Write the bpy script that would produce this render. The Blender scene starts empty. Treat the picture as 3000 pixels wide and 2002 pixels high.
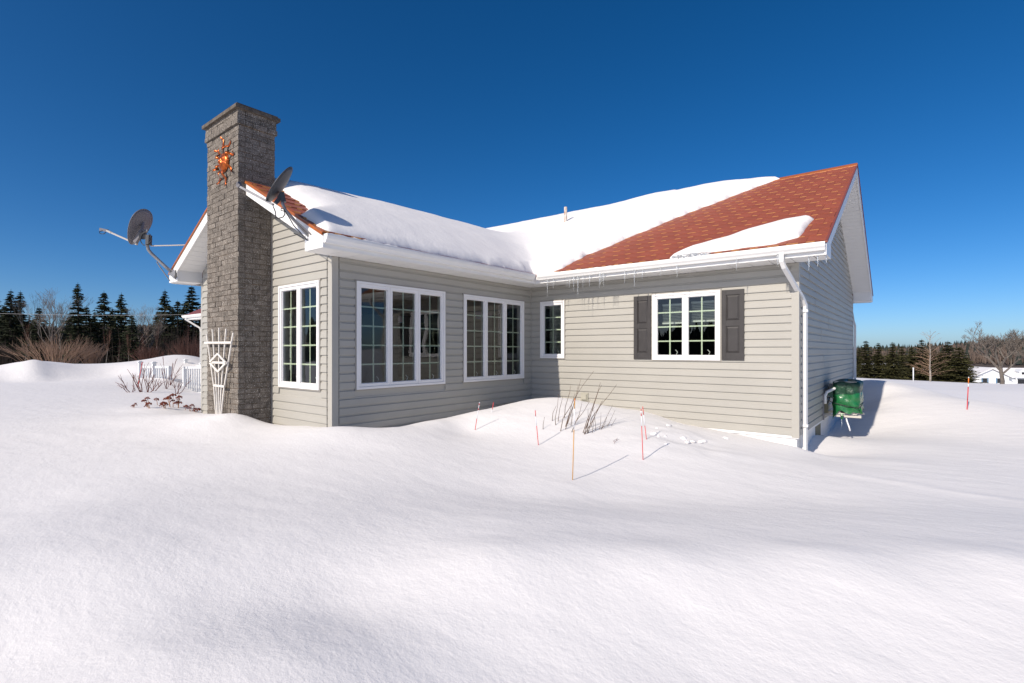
import bpy, math, random
import numpy as np
from mathutils import Vector, Matrix, Euler, noise as mnoise

random.seed(7); RNG = np.random.default_rng(7)
SC = bpy.context.scene
COL = SC.collection

# ------------------------------------------------------------------ camera, sky, sun, exposure
CAM = Vector((6.6919, -9.0024, 1.3342)); YAW = 0.6763; FPX = 1488.27; HORY = 1001 + 25.61
cam = bpy.data.cameras.new('camera'); cam_o = bpy.data.objects.new('camera', cam); COL.objects.link(cam_o)
cam.sensor_width = 36; cam.lens = FPX / 3000 * 36; cam.shift_y = 25.61 / 3000
cam.clip_start = 0.05; cam.clip_end = 12000
cam_o.location = CAM; cam_o.rotation_euler = (math.pi / 2 + 0.0009, 0, YAW)
SC.camera = cam_o

SUN_TRAVEL = Vector((0.057, 1.0, -0.68)).normalized()
SUN_EL = math.asin(-SUN_TRAVEL.z)
to_sun = -SUN_TRAVEL
world = bpy.data.worlds.new('World'); SC.world = world; world.use_nodes = True
wn = world.node_tree.nodes; wl = world.node_tree.links; wn.clear()
sky = wn.new('ShaderNodeTexSky'); sky.sky_type = 'NISHITA'; sky.sun_disc = False
sky.sun_elevation = SUN_EL
sky.sun_rotation = math.atan2(to_sun.x, to_sun.y)
sky.altitude = 0; sky.air_density = 0.6; sky.dust_density = 0.8; sky.ozone_density = 4.0
hsv = wn.new('ShaderNodeHueSaturation'); hsv.inputs['Saturation'].default_value = 1.3; hsv.inputs['Value'].default_value = 1.0
bg = wn.new('ShaderNodeBackground'); bg.inputs['Strength'].default_value = 0.114
wo = wn.new('ShaderNodeOutputWorld')
wl.new(sky.outputs[0], hsv.inputs['Color']); wl.new(hsv.outputs[0], bg.inputs['Color']); wl.new(bg.outputs[0], wo.inputs[0])

sd = bpy.data.lights.new('sun', 'SUN'); sd.energy = 4.5; sd.angle = math.radians(0.55); sd.color = (1.0, 0.90, 0.775)
so = bpy.data.objects.new('sun', sd); COL.objects.link(so)
so.rotation_euler = SUN_TRAVEL.to_track_quat('-Z', 'Y').to_euler(); so.location = (0, -20, 30)

SC.view_settings.view_transform = 'Standard'; SC.view_settings.look = 'None'
SC.view_settings.exposure = 0.08; SC.view_settings.gamma = 1.0
SC.render.engine = 'CYCLES'
SC.render.resolution_x = 1024; SC.render.resolution_y = 683

# ------------------------------------------------------------------ helpers
FWD = Vector((-math.sin(YAW), math.cos(YAW), 0)); RGT = Vector((math.cos(YAW), math.sin(YAW), 0))
def pix(u, v, F):
    """point seen at photo pixel (u, v) whose distance along the view is F metres"""
    return CAM + FWD * F + RGT * ((u - 1500) / FPX * F) + Vector((0, 0, (HORY - v) / FPX * F))

def mat(name, col, rough=0.6, metal=0.0, spec=0.5, noise=None, bump=None, coat=0.0):
    """noise=(scale, amount[, dark colour]) colour mottling; bump=(scale, strength, distance)"""
    m = bpy.data.materials.new(name); m.use_nodes = True
    nt = m.node_tree; n = nt.nodes; l = nt.links
    b = n['Principled BSDF']
    b.inputs['Base Color'].default_value = (*col, 1); b.inputs['Roughness'].default_value = rough
    b.inputs['Metallic'].default_value = metal; b.inputs['Specular IOR Level'].default_value = spec
    b.inputs['Coat Weight'].default_value = coat
    tc = n.new('ShaderNodeTexCoord')
    if noise:
        nz = n.new('ShaderNodeTexNoise'); nz.inputs['Scale'].default_value = noise[0]; nz.inputs['Detail'].default_value = 6
        l.new(tc.outputs['Object'], nz.inputs['Vector'])
        rp = n.new('ShaderNodeMapRange'); rp.inputs[1].default_value = 0.32; rp.inputs[2].default_value = 0.68
        l.new(nz.outputs[0], rp.inputs[0])
        mx = n.new('ShaderNodeMix'); mx.data_type = 'RGBA'
        c2 = noise[2] if len(noise) > 2 else tuple(c * (1 - noise[1]) for c in col)
        mx.inputs[6].default_value = (*c2, 1); mx.inputs[7].default_value = (*col, 1)
        l.new(rp.outputs[0], mx.inputs[0]); l.new(mx.outputs[2], b.inputs['Base Color'])
    if bump:
        nb = n.new('ShaderNodeTexNoise'); nb.inputs['Scale'].default_value = bump[0]; nb.inputs['Detail'].default_value = 5
        l.new(tc.outputs['Object'], nb.inputs['Vector'])
        bp = n.new('ShaderNodeBump'); bp.inputs['Strength'].default_value = bump[1]; bp.inputs['Distance'].default_value = bump[2]
        l.new(nb.outputs[0], bp.inputs['Height']); l.new(bp.outputs[0], b.inputs['Normal'])
    return m

class MB:
    def __init__(s): s.v = []; s.f = []; s.m = []
    def add(s, vs, fs, mi=0):
        o = len(s.v); s.v += [tuple(p) for p in vs]; s.f += [tuple(i + o for i in f) for f in fs]; s.m += [mi] * len(fs)
        return s
    def box(s, x0, x1, y0, y1, z0, z1, mi=0):
        vs = [(x, y, z) for z in (z0, z1) for y in (y0, y1) for x in (x0, x1)]
        return s.add(vs, [(0, 2, 3, 1), (4, 5, 7, 6), (0, 1, 5, 4), (2, 6, 7, 3), (0, 4, 6, 2), (1, 3, 7, 5)], mi)
    def prism(s, poly, ext, mi=0):
        """closed solid: polygon (list of 3D points) extruded by vector ext"""
        n = len(poly); P = [Vector(p) for p in poly]; E_ = Vector(ext)
        vs = P + [p + E_ for p in P]
        nrm = Vector((0, 0, 0))
        for i in range(n): nrm += P[i].cross(P[(i + 1) % n])
        fl = nrm.dot(E_) > 0
        fs = [tuple(reversed(range(n))), tuple(range(n, 2 * n))] + [(i, (i + 1) % n, (i + 1) % n + n, i + n) for i in range(n)]
        if not fl: fs = [tuple(reversed(f)) for f in fs]
        return s.add(vs, fs, mi)
    def tube(s, pts, rad, n=8, mi=0, cap=True):
        pts = [Vector(p) for p in pts]
        if not hasattr(rad, '__len__'): rad = [rad] * len(pts)
        vs = []; prev = None
        for i, p in enumerate(pts):
            d = (pts[min(i + 1, len(pts) - 1)] - pts[max(i - 1, 0)])
            d = d.normalized() if d.length > 1e-9 else Vector((0, 0, 1))
            if prev is None: a = d.orthogonal().normalized()
            else:
                a = prev - d * prev.dot(d)
                a = a.normalized() if a.length > 1e-6 else d.orthogonal().normalized()
            prev = a; b = d.cross(a)
            for k in range(n):
                t = 2 * math.pi * k / n; vs.append(p + (a * math.cos(t) + b * math.sin(t)) * rad[i])
        fs = []
        for i in range(len(pts) - 1):
            for k in range(n):
                fs.append((i * n + k, i * n + (k + 1) % n, (i + 1) * n + (k + 1) % n, (i + 1) * n + k))
        if cap: fs += [tuple(reversed(range(n))), tuple(range((len(pts) - 1) * n, len(pts) * n))]
        return s.add(vs, fs, mi)
    def bar(s, a, b, w, h, up=(0, 0, 1), mi=0):
        """rectangular bar from a to b, w across and h along up"""
        a = Vector(a); b = Vector(b); d = (b - a).normalized(); u = Vector(up); u = (u - d * u.dot(d)).normalized(); r = d.cross(u)
        q = [a - r * w / 2 - u * h / 2, a + r * w / 2 - u * h / 2, a + r * w / 2 + u * h / 2, a - r * w / 2 + u * h / 2]
        return s.prism(q, b - a, mi)
    def mesh(s, name, mats, smooth=False):
        me = bpy.data.meshes.new(name); me.from_pydata(s.v, [], s.f)
        for m in (mats if isinstance(mats, (list, tuple)) else [mats]): me.materials.append(m)
        if any(s.m): me.polygons.foreach_set('material_index', s.m)
        if smooth: me.polygons.foreach_set('use_smooth', [True] * len(s.f))
        me.update(); return me
    def build(s, name, mats, parent=None, smooth=False, label=None, kind=None):
        me = s.mesh(name, mats, smooth)
        return link(name, me, parent, label, kind)

ROOTLOC = {}
def rootloc(o):
    while o.parent: o = o.parent
    return Vector(o.location)
def link(name, me, parent=None, label=None, kind=None):
    o = bpy.data.objects.new(name, me); COL.objects.link(o)
    if parent:
        L = rootloc(parent)
        if L.length > 0 and me not in ROOTLOC: me.transform(Matrix.Translation(-L)); ROOTLOC[me] = 1
        o.parent = parent
    if label: o['label'] = label
    if kind: o['kind'] = kind
    return o
def tag(o, label, cat, group=None):
    o['label'] = label; o['category'] = cat
    if group: o['group'] = group
    return o
def thing(name, label, cat, loc=(0, 0, 0), group=None):
    o = bpy.data.objects.new(name, None); COL.objects.link(o); o.location = loc; o.empty_display_size = 0.2
    return tag(o, label, cat, group)
def place(name, meshes, loc, rz=0, sc=(1, 1, 1), label='', cat='', group=None):
    """thing made of shared local-space meshes: [(part name, mesh, [(sub name, mesh)])]"""
    r = bpy.data.objects.new(name, None); COL.objects.link(r); r.location = loc; r.rotation_euler = (0, 0, rz); r.scale = sc
    tag(r, label, cat, group)
    for pn, me in meshes:
        c = bpy.data.objects.new(pn, me); COL.objects.link(c); c.parent = r
    return r

# ------------------------------------------------------------------ materials
def snow_mat():
    m = bpy.data.materials.new('snow'); m.use_nodes = True; nt = m.node_tree; n = nt.nodes; l = nt.links
    b = n['Principled BSDF']; b.inputs['Roughness'].default_value = 0.62; b.inputs['Specular IOR Level'].default_value = 0.18
    tc = n.new('ShaderNodeTexCoord')
    mp = n.new('ShaderNodeMapping'); mp.inputs['Rotation'].default_value = (0, 0, 0.35); mp.inputs['Scale'].default_value = (1.3, 2.1, 1.5)
    l.new(tc.outputs['Object'], mp.inputs[0])
    n1 = n.new('ShaderNodeTexNoise'); n1.inputs['Scale'].default_value = 2.6; n1.inputs['Detail'].default_value = 8; n1.inputs['Roughness'].default_value = 0.62
    l.new(mp.outputs[0], n1.inputs['Vector'])
    n2 = n.new('ShaderNodeTexNoise'); n2.inputs['Scale'].default_value = 34; n2.inputs['Detail'].default_value = 4; n2.inputs['Roughness'].default_value = 0.7
    l.new(tc.outputs['Object'], n2.inputs['Vector'])
    ml = n.new('ShaderNodeMath'); ml.operation = 'MULTIPLY_ADD'; ml.inputs[1].default_value = 0.30
    l.new(n2.outputs[0], ml.inputs[0]); l.new(n1.outputs[0], ml.inputs[2])
    bp = n.new('ShaderNodeBump'); bp.inputs['Strength'].default_value = 0.5; bp.inputs['Distance'].default_value = 0.022
    l.new(ml.outputs[0], bp.inputs['Height']); l.new(bp.outputs[0], b.inputs['Normal'])
    mx = n.new('ShaderNodeMix'); mx.data_type = 'RGBA'
    mx.inputs[6].default_value = (0.77, 0.755, 0.755, 1); mx.inputs[7].default_value = (0.86, 0.84, 0.83, 1)
    l.new(n1.outputs[0], mx.inputs[0]); l.new(mx.outputs[2], b.inputs['Base Color'])
    return m
def brick_mat():
    m = mat('brick', (0.192, 0.166, 0.140), 0.9, spec=0.2, noise=(9, 0.45), bump=(110, 0.6, 0.008))
    nt = m.node_tree; n = nt.nodes; l = nt.links; b = n['Principled BSDF']
    src = b.inputs['Base Color'].links[0].from_socket
    tc = n.new('ShaderNodeTexCoord'); v = n.new('ShaderNodeTexNoise'); v.inputs['Scale'].default_value = 95; v.inputs['Detail'].default_value = 3
    l.new(tc.outputs['Object'], v.inputs['Vector'])
    r = n.new('ShaderNodeMapRange'); r.inputs[1].default_value = 0.585; r.inputs[2].default_value = 0.68
    l.new(v.outputs[0], r.inputs[0])
    mx = n.new('ShaderNodeMix'); mx.data_type = 'RGBA'; mx.inputs[7].default_value = (0.62, 0.58, 0.53, 1)
    l.new(src, mx.inputs[6]); l.new(r.outputs[0], mx.inputs[0]); l.new(mx.outputs[2], b.inputs['Base Color'])
    oi = n.new('ShaderNodeObjectInfo')
    return m
def glass_mat():
    m = bpy.data.materials.new('window_glass'); m.use_nodes = True; nt = m.node_tree; n = nt.nodes; l = nt.links; n.clear()
    o = n.new('ShaderNodeOutputMaterial'); t = n.new('ShaderNodeBsdfTransparent'); t.inputs[0].default_value = (0.74, 0.80, 0.76, 1)
    g = n.new('ShaderNodeBsdfGlossy'); g.inputs['Roughness'].default_value = 0.01; g.inputs['Color'].default_value = (0.95, 0.97, 1, 1)
    tc = n.new('ShaderNodeTexCoord'); nz = n.new('ShaderNodeTexNoise'); nz.inputs['Scale'].default_value = 2.2; nz.inputs['Detail'].default_value = 1
    l.new(tc.outputs['Object'], nz.inputs['Vector'])
    bp = n.new('ShaderNodeBump'); bp.inputs['Strength'].default_value = 0.12; bp.inputs['Distance'].default_value = 0.02
    l.new(nz.outputs[0], bp.inputs['Height']); l.new(bp.outputs[0], g.inputs['Normal'])
    f = n.new('ShaderNodeFresnel'); f.inputs['IOR'].default_value = 1.5
    ad = n.new('ShaderNodeMath'); ad.operation = 'MULTIPLY_ADD'; ad.inputs[1].default_value = 1.35; ad.inputs[2].default_value = 0.0; ad.use_clamp = True
    l.new(f.outputs[0], ad.inputs[0])
    mx = n.new('ShaderNodeMixShader'); l.new(ad.outputs[0], mx.inputs[0]); l.new(t.outputs[0], mx.inputs[1]); l.new(g.outputs[0], mx.inputs[2])
    l.new(mx.outputs[0], o.inputs[0]); return m
def ice_mat():
    m = bpy.data.materials.new('ice'); m.use_nodes = True; b = m.node_tree.nodes['Principled BSDF']
    b.inputs['Base Color'].default_value = (0.86, 0.9, 0.93, 1); b.inputs['Roughness'].default_value = 0.12
    b.inputs['Transmission Weight'].default_value = 0.75; b.inputs['IOR'].default_value = 1.31
    return m
def shutter_mat():
    m = mat('shutter_vinyl', (0.040, 0.036, 0.036), 0.55, noise=(6, 0.25))
    nt = m.node_tree; n = nt.nodes; l = nt.links; b = n['Principled BSDF']
    tc = n.new('ShaderNodeTexCoord'); mp = n.new('ShaderNodeMapping'); mp.inputs['Scale'].default_value = (14, 14, 1.2)
    w = n.new('ShaderNodeTexNoise'); w.inputs['Scale'].default_value = 6; w.inputs['Detail'].default_value = 4; w.inputs['Distortion'].default_value = 1.5
    l.new(tc.outputs['Object'], mp.inputs[0]); l.new(mp.outputs[0], w.inputs['Vector'])
    bp = n.new('ShaderNodeBump'); bp.inputs['Strength'].default_value = 0.5; bp.inputs['Distance'].default_value = 0.004
    l.new(w.outputs[0], bp.inputs['Height']); l.new(bp.outputs[0], b.inputs['Normal'])
    return m
def soffit_mat():
    m = mat('soffit_vinyl', (0.78, 0.775, 0.76), 0.5)
    nt = m.node_tree; n = nt.nodes; l = nt.links; b = n['Principled BSDF']
    tc = n.new('ShaderNodeTexCoord'); v = n.new('ShaderNodeTexVoronoi'); v.inputs['Scale'].default_value = 55; v.inputs['Randomness'].default_value = 0.1
    l.new(tc.outputs['Object'], v.inputs['Vector'])
    r = n.new('ShaderNodeMapRange'); r.inputs[1].default_value = 0.12; r.inputs[2].default_value = 0.3; r.inputs[3].default_value = 0.0; r.inputs[4].default_value = 1
    l.new(v.outputs['Distance'], r.inputs[0])
    mx = n.new('ShaderNodeMix'); mx.data_type = 'RGBA'; mx.inputs[6].default_value = (0.42, 0.41, 0.4, 1); mx.inputs[7].default_value = (0.79, 0.785, 0.77, 1)
    l.new(r.outputs[0], mx.inputs[0]); l.new(mx.outputs[2], b.inputs['Base Color']); return m
def vary(m, amt):
    """small per-object brightness difference"""
    nt = m.node_tree; n = nt.nodes; l = nt.links; b = n['Principled BSDF']
    oi = n.new('ShaderNodeObjectInfo'); mr = n.new('ShaderNodeMapRange'); mr.inputs[3].default_value = 1 - amt; mr.inputs[4].default_value = 1 + amt
    l.new(oi.outputs['Random'], mr.inputs[0])
    h = n.new('ShaderNodeHueSaturation'); l.new(mr.outputs[0], h.inputs['Value'])
    if b.inputs['Base Color'].links: l.new(b.inputs['Base Color'].links[0].from_socket, h.inputs['Color'])
    else: h.inputs['Color'].default_value = b.inputs['Base Color'].default_value
    l.new(h.outputs[0], b.inputs['Base Color']); return m

M = {}
M['snow'] = snow_mat()
M['siding'] = vary(mat('vinyl_siding', (0.395, 0.381, 0.343), 0.5, spec=0.35, noise=(1.3, 0.06), bump=(90, 0.12, 0.003)), 0.025)
M['post'] = mat('vinyl_trim_greige', (0.395, 0.381, 0.343), 0.5, spec=0.35)
M['white'] = mat('white_trim', (0.80, 0.795, 0.78), 0.42, noise=(3, 0.05))
M['soffit'] = soffit_mat()
M['soffit_plain'] = mat('soffit_plain', (0.78, 0.775, 0.765), 0.5)
M['channel'] = mat('window_channel', (0.33, 0.31, 0.275), 0.5)
M['frame'] = mat('window_vinyl', (0.80, 0.79, 0.785), 0.35, noise=(4, 0.04))
M['muntin'] = mat('window_grille', (0.70, 0.73, 0.60), 0.4)
M['glass'] = glass_mat()
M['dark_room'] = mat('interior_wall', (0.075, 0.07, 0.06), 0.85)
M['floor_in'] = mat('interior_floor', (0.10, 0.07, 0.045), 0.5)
M['wood_in'] = mat('interior_wood', (0.26, 0.16, 0.08), 0.6, noise=(5, 0.3))
M['blind'] = mat('blind_slats', (0.68, 0.68, 0.66), 0.6)
M['shutter'] = shutter_mat()
M['shingle'] = vary(mat('metal_shingle_red', (0.330, 0.086, 0.044), 0.5, metal=0.0, spec=0.5, noise=(7, 0.22), bump=(30, 0.2, 0.004)), 0.08)
M['lip_glint'] = mat('shingle_copper_lip_glint', (0.70, 0.38, 0.13), 0.4, metal=0.1)  # copper edge brightened: sun glint on the shingle lips painted into the colour
M['roof_deck'] = mat('roof_deck', (0.22, 0.06, 0.045), 0.5)
M['copper'] = mat('copper_trim', (0.50, 0.15, 0.035), 0.35, metal=0.15, noise=(5, 0.25))
M['copper_art'] = mat('beaten_copper', (0.60, 0.135, 0.022), 0.3, metal=0.65, noise=(14, 0.55), bump=(22, 0.4, 0.01))
M['brick'] = vary(brick_mat(), 0.12)
M['mortar'] = mat('mortar', (0.19, 0.145, 0.11), 0.95, spec=0.1, noise=(12, 0.35), bump=(60, 0.6, 0.01))
M['concrete'] = mat('chimney_cap_concrete', (0.145, 0.12, 0.095), 0.95, noise=(10, 0.5), bump=(35, 0.9, 0.02))
M['dish'] = mat('dish_grey', (0.155, 0.15, 0.165), 0.5, noise=(3, 0.12))
M['dish_dark'] = mat('dish_dark_grey', (0.042, 0.046, 0.055), 0.5, noise=(3, 0.1))
M['steel'] = mat('galvanised_steel', (0.30, 0.295, 0.30), 0.42, metal=0.5, noise=(9, 0.25))
M['steel_pale'] = mat('painted_arm', (0.48, 0.45, 0.41), 0.45, metal=0.2)
M['cable'] = mat('black_cable', (0.015, 0.015, 0.018), 0.5)
M['green_cable'] = mat('dark_green_cable', (0.02, 0.045, 0.03), 0.5)
M['tarp'] = mat('green_tarp', (0.014, 0.15, 0.045), 0.27, spec=0.6, noise=(5, 0.15), bump=(14, 0.6, 0.02))
M['tarp_dark'] = mat('dark_green_tarp', (0.008, 0.05, 0.025), 0.4, spec=0.5, bump=(18, 0.7, 0.03))
M['beige'] = mat('beige_metal', (0.55, 0.52, 0.46), 0.5)
M['olive'] = mat('electric_box_olive', (0.16, 0.145, 0.085), 0.6)
M['red'] = mat('stake_red', (0.62, 0.045, 0.05), 0.45)
M['orange'] = mat('stake_orange', (0.72, 0.20, 0.02), 0.5)
M['ochre'] = mat('stake_ochre', (0.55, 0.27, 0.05), 0.55)
M['stake_white'] = mat('stake_white', (0.75, 0.76, 0.79), 0.4)
M['twig'] = mat('bare_twig', (0.15, 0.092, 0.06), 0.8, noise=(20, 0.4))
M['dogwood'] = mat('red_twig', (0.16, 0.045, 0.035), 0.7, noise=(20, 0.3))
M['sedum'] = mat('dried_sedum_head', (0.20, 0.030, 0.008), 0.9, noise=(30, 0.5), bump=(60, 1, 0.02))
M['sedum_stem'] = mat('dried_sedum_stem', (0.40, 0.20, 0.10), 0.85)
M['ice'] = ice_mat()
M['pipe'] = mat('flaking_pipe', (0.74, 0.72, 0.68), 0.6, noise=(9, 0.5, (0.36, 0.20, 0.12)))
M['trellis'] = mat('trellis_white', (0.80, 0.76, 0.70), 0.5, noise=(8, 0.12))
M['needles'] = vary(mat('spruce_needles', (0.038, 0.046, 0.024), 0.8, spec=0.15, noise=(0.6, 0.45)), 0.25)
M['needles_warm'] = vary(mat('spruce_needles_olive', (0.058, 0.056, 0.022), 0.8, spec=0.15, noise=(0.6, 0.4)), 0.25)
M['bark'] = mat('tree_bark', (0.085, 0.068, 0.055), 0.9, noise=(3, 0.4))
M['bark_grey'] = mat('grey_bark', (0.17, 0.145, 0.125), 0.9, noise=(2, 0.4))
M['birch'] = mat('birch_bark', (0.40, 0.35, 0.30), 0.8, noise=(2.5, 0.55))
M['bush'] = mat('alder_twigs', (0.30, 0.19, 0.125), 0.85)
M['bush_red'] = mat('reddish_twigs', (0.12, 0.055, 0.038), 0.85)
M['thicket'] = mat('thicket_brown', (0.040, 0.028, 0.020), 0.95)
M['hill'] = mat('wooded_hill', (0.10, 0.076, 0.063), 0.95, noise=(0.02, 0.4))
M['far_conifer'] = mat('far_conifer', (0.020, 0.028, 0.022), 0.9)
M['far_bare'] = mat('far_bare_wood', (0.135, 0.10, 0.082), 0.95)
M['wire'] = mat('overhead_wire', (0.5, 0.5, 0.5), 0.5)
M['outlet'] = mat('outlet_greige', (0.40, 0.385, 0.32), 0.5)
M['blue_shutter'] = mat('blue_shutter', (0.10, 0.2, 0.32), 0.6)
M['house_white'] = mat('white_clapboard', (0.72, 0.74, 0.76), 0.6)
M['dark_glass'] = mat('dark_window', (0.02, 0.022, 0.026), 0.15)

# ------------------------------------------------------------------ snow-covered ground
CP = np.array([
 # drift crest in the corner of the two wings, and the scoop between it and the walls
 (.3,-4.96,.267),(.5,-4.86,.264),(.8,-4.33,.231),(.9,-3.62,.25),(1,-2.79,.33),(1,-2.02,.389),(1,-1.37,.422),(1.2,-1.4,.46),(1.41,-1.3,.48),
 (1.63,-1.2,.478),(1.81,-.6,.337),(2.19,-.3,.252),(2.71,-.2,.226),(3.34,-.1,.055),(3.97,0,-.02),(4.58,0,-.087),(5.2,0,-.176),
 (0,-3.7,.08),(0,-2.8,.05),(0,-1.7,.05),(0,-.8,.06),(0,0,.08),(.6,0,.1),(1.2,0,.14),(.25,-4.2,.12),
 # gable wall and chimney
 (0,-4.86,.225),(-.7,-4.86,.17),(-1.78,-4.86,.08),(-.5,-5.7,.14),(-1.55,-5.5,.27),(-1.2,-6.3,.13),(-1.77,-5.45,.33),(-2.5,-5.47,.275),(-3.05,-5.5,.235),(-2.3,-6.2,.2),
 (-3.7,-5.2,.06),(-3.7,-5.75,.2),(-4.75,-4.95,.08),(-5.0,-5.5,.2),(-5.8,-5.6,.2),(-5.2,-6.2,.17),
 # open snow in front
 (3.88,-4.5,-.10),(4.06,-3.17,-.05),(2.54,-3.3,.03),(1.3,-3.5,.13),(3.7,-2.27,.12),(2.9,-2.2,.2),(2.2,-2.2,.3),(3.3,-1.2,.22),(4.4,-1.4,.0),(0.2,-7,.08),(1.2,-5.4,.1),(5,-2.6,-.10),
 (6.6,-1.6,-.16),(8.5,-1.2,-.17),(9.5,1,-.17),
 # right-hand side of the house
 (5.26,.35,-.33),(5.7,.5,-.33),(6.7,1.8,-.21),(7.6,2.5,-.2),(5.3,1.85,-.22),(5.5,2.3,-.3),(5.3,3.3,-.43),(5.8,3.6,-.36),(5.3,6,-.3),(6,4.9,-.05),(6.05,6,.15),(6.1,7.2,.44),
 (5.43,8.2,.5),(6.73,7.2,.33),(7.58,7,.19),(8.05,6.5,.165),(8.4,6,.1),(9.6,5.5,0),(5.6,-.5,-.22),(6.3,-.2,-.2),
 (6,10,.05),(8,9.5,-.4),(9.5,8,-.4),(8,65,-2.25),(20,75,-2.8),(0,65,-1.9),(20,120,-5),(2,120,-4.3),(30,180,-7),(60,60,-3),(60,160,-7),
 # left: drifts and yard
 (-15.4,-6.7,.3),(-15.85,-5,.3),(-16.4,-3.4,.33),(-10,-4.2,.17),(-10.5,-5.2,.2),(-4.5,-7.8,.15),(-3.26,-6.8,.15),(.75,-8.4,.0),(-10,-9,.2),(-7,-6.4,.17),(-9,-3.4,.1),
 (-20.1,-6.3,.76),(-19.2,-5.4,.96),(-19.7,-4.6,.86),(-19.3,-3,.66),(-18.5,-2.3,.70),(-18.75,-6.1,.36),(-18.55,-4.9,.36),(-18.6,-3.9,.36),(-18.4,-3.2,.36),(-24,-5,.3),(-22,-9,.5),
 (-21.9,-1.2,.72),(-21.1,-.6,1.05),(-20.5,-.1,1.2),(-19.8,.5,.98),(-19,1.2,.6),(-22.6,0.6,.7),(-13.8,-1.7,-.2),(-14.6,-2.4,.3),(-12.5,-2.2,-.1),
 (-40,0,-.05),(-65,4,-.35),(-124,14,-1.6),(-124,-60,-1.6),(-60,-60,0),(-90,60,-1.5),
 # near the camera: a bank that rises away from it
 (6.69,-9,-.2),(8,-8,-.18),(5.2,-10.2,-.15),(-2.4,-2.5,-.3),(2,4,-.4),(-2,4,-.3),(-10,4,-.1),(0,-12,-.1),(12,-4,-.1),(12,2,-.15),(-6,-12,.1),(6,-14,-.4)])
near = []
for r, zs_ in ((-3.4, (.0, .07, .10, .10, .09, .05)), (-2.4, (-.07, .03, .10, .09, .07, .03)), (-1.5, (.04, .0, .04, .06, .06, .0)), (-.85, (.05, -.03, .02, .04, .03, -.05)), (-.1, (-.05, .03, .115, .08, .045, -.10)), (.9, (-.10, .0, .11, .065, .02, -.13)), (1.9, (-.11, .0, .105, .06, .01, -.14)), (3.0, (-.11, -.01, .095, .05, .0, -.15)), (4.4, (-.11, -.01, .08, .03, -.02, -.14))):
    for F, z in zip((2.15, 2.65, 3.12, 3.45, 3.9, 5.0), zs_):
        q = CAM + FWD * F + RGT * r; near.append((q.x, q.y, z))
for u_ in (2440, 2600, 2760, 2920, 3100):      # far yard: hollow, then a plowed bank that faces the sun
    for F, z in ((17, -2.0), (23, -1.65), (31, -1.12), (35, -1.2), (46, -1.75)):
        q = pix(u_, 1000, F); near.append((q.x, q.y, z + .12 * math.sin(u_ * .013)))
CP = np.vstack([CP, np.array(near)])
C2 = 0.22 ** 2
def _phi(d2): return np.sqrt(d2 + C2)
_d2 = ((CP[:, None, :2] - CP[None, :, :2]) ** 2).sum(-1)
_N = len(CP); _A = np.zeros((_N + 3, _N + 3)); _A[:_N, :_N] = _phi(_d2) - np.eye(_N) * 0.002
_A[:_N, _N] = 1; _A[:_N, _N + 1:] = CP[:, :2]; _A[_N, :_N] = 1; _A[_N + 1:, :_N] = CP[:, :2].T
_W = np.linalg.solve(_A, np.concatenate([CP[:, 2], np.zeros(3)]))
def ground(x, y):
    x = np.asarray(x, float); y = np.asarray(y, float); sh = x.shape; xf = x.ravel(); yf = y.ravel(); out = np.zeros(len(xf))
    for i in range(0, len(xf), 20000):
        a = xf[i:i + 20000]; b = yf[i:i + 20000]
        d2 = (a[:, None] - CP[None, :, 0]) ** 2 + (b[:, None] - CP[None, :, 1]) ** 2
        out[i:i + 20000] = _phi(d2) @ _W[:_N] + _W[_N] + a * _W[_N + 1] + b * _W[_N + 2]
    # far beyond the yard the land levels off
    R = np.hypot(xf, yf); k = np.clip((R - 130) / 200, 0, 1); k = k * k * (3 - 2 * k)
    out = out * (1 - k) + (-7.5) * k
    return out.reshape(sh)
def gz(x, y): return float(ground(np.array([x]), np.array([y]))[0])
def on_snow(u, v, zoff=0.0):
    """where the sight line through photo pixel (u, v) meets the snow"""
    d = pix(u, v, 1.0) - CAM; F = np.linspace(2.0, 160, 16000)
    z = CAM.z + d.z * F; g = ground(CAM.x + d.x * F, CAM.y + d.y * F)
    i = int(np.argmax(z < g)); 
    p = CAM + d * float(F[i]); return Vector((p.x, p.y, float(g[i])))

def graded(lo, hi, step, far, ratio):
    a = list(np.arange(lo, hi + 1e-6, step)); s = step
    while a[-1] < far[1]: s *= ratio; a.append(a[-1] + s)
    s = step
    while a[0] > far[0]: s *= ratio; a.insert(0, a[0] - s)
    return np.array(a)
gx = graded(-5.5, 10.5, 0.07, (-4500, 4500), 1.05); gy = graded(-9.2, 8.4, 0.07, (-3000, 5000), 1.05)
XX, YY = np.meshgrid(gx, gy); ZZ = ground(XX, YY)
# wind ripples and small lumps, real relief
def fbm(X, Y, sc, oct_=4, seed=0):
    r = np.random.default_rng(seed); out = np.zeros_like(X); amp = 1
    for o in range(oct_):
        for k in range(5):
            a = r.uniform(0, 2 * math.pi); f = sc * 2 ** o * r.uniform(.7, 1.4); out += amp * np.sin((X * math.cos(a) + Y * math.sin(a)) * f + r.uniform(0, 6.3)) / 5
        amp *= 0.55
    return out
dist_cam = np.hypot(XX - CAM.x, YY - CAM.y)
fade = np.clip(1.4 - dist_cam / 30, 0, 1)
ZZ += fade * (0.008 * fbm(XX * .6 + YY * .25, YY * 2.2 - XX * .5, 1.7, 4, 3) + 0.012 * fbm(XX, YY, .55, 3, 5))
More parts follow.
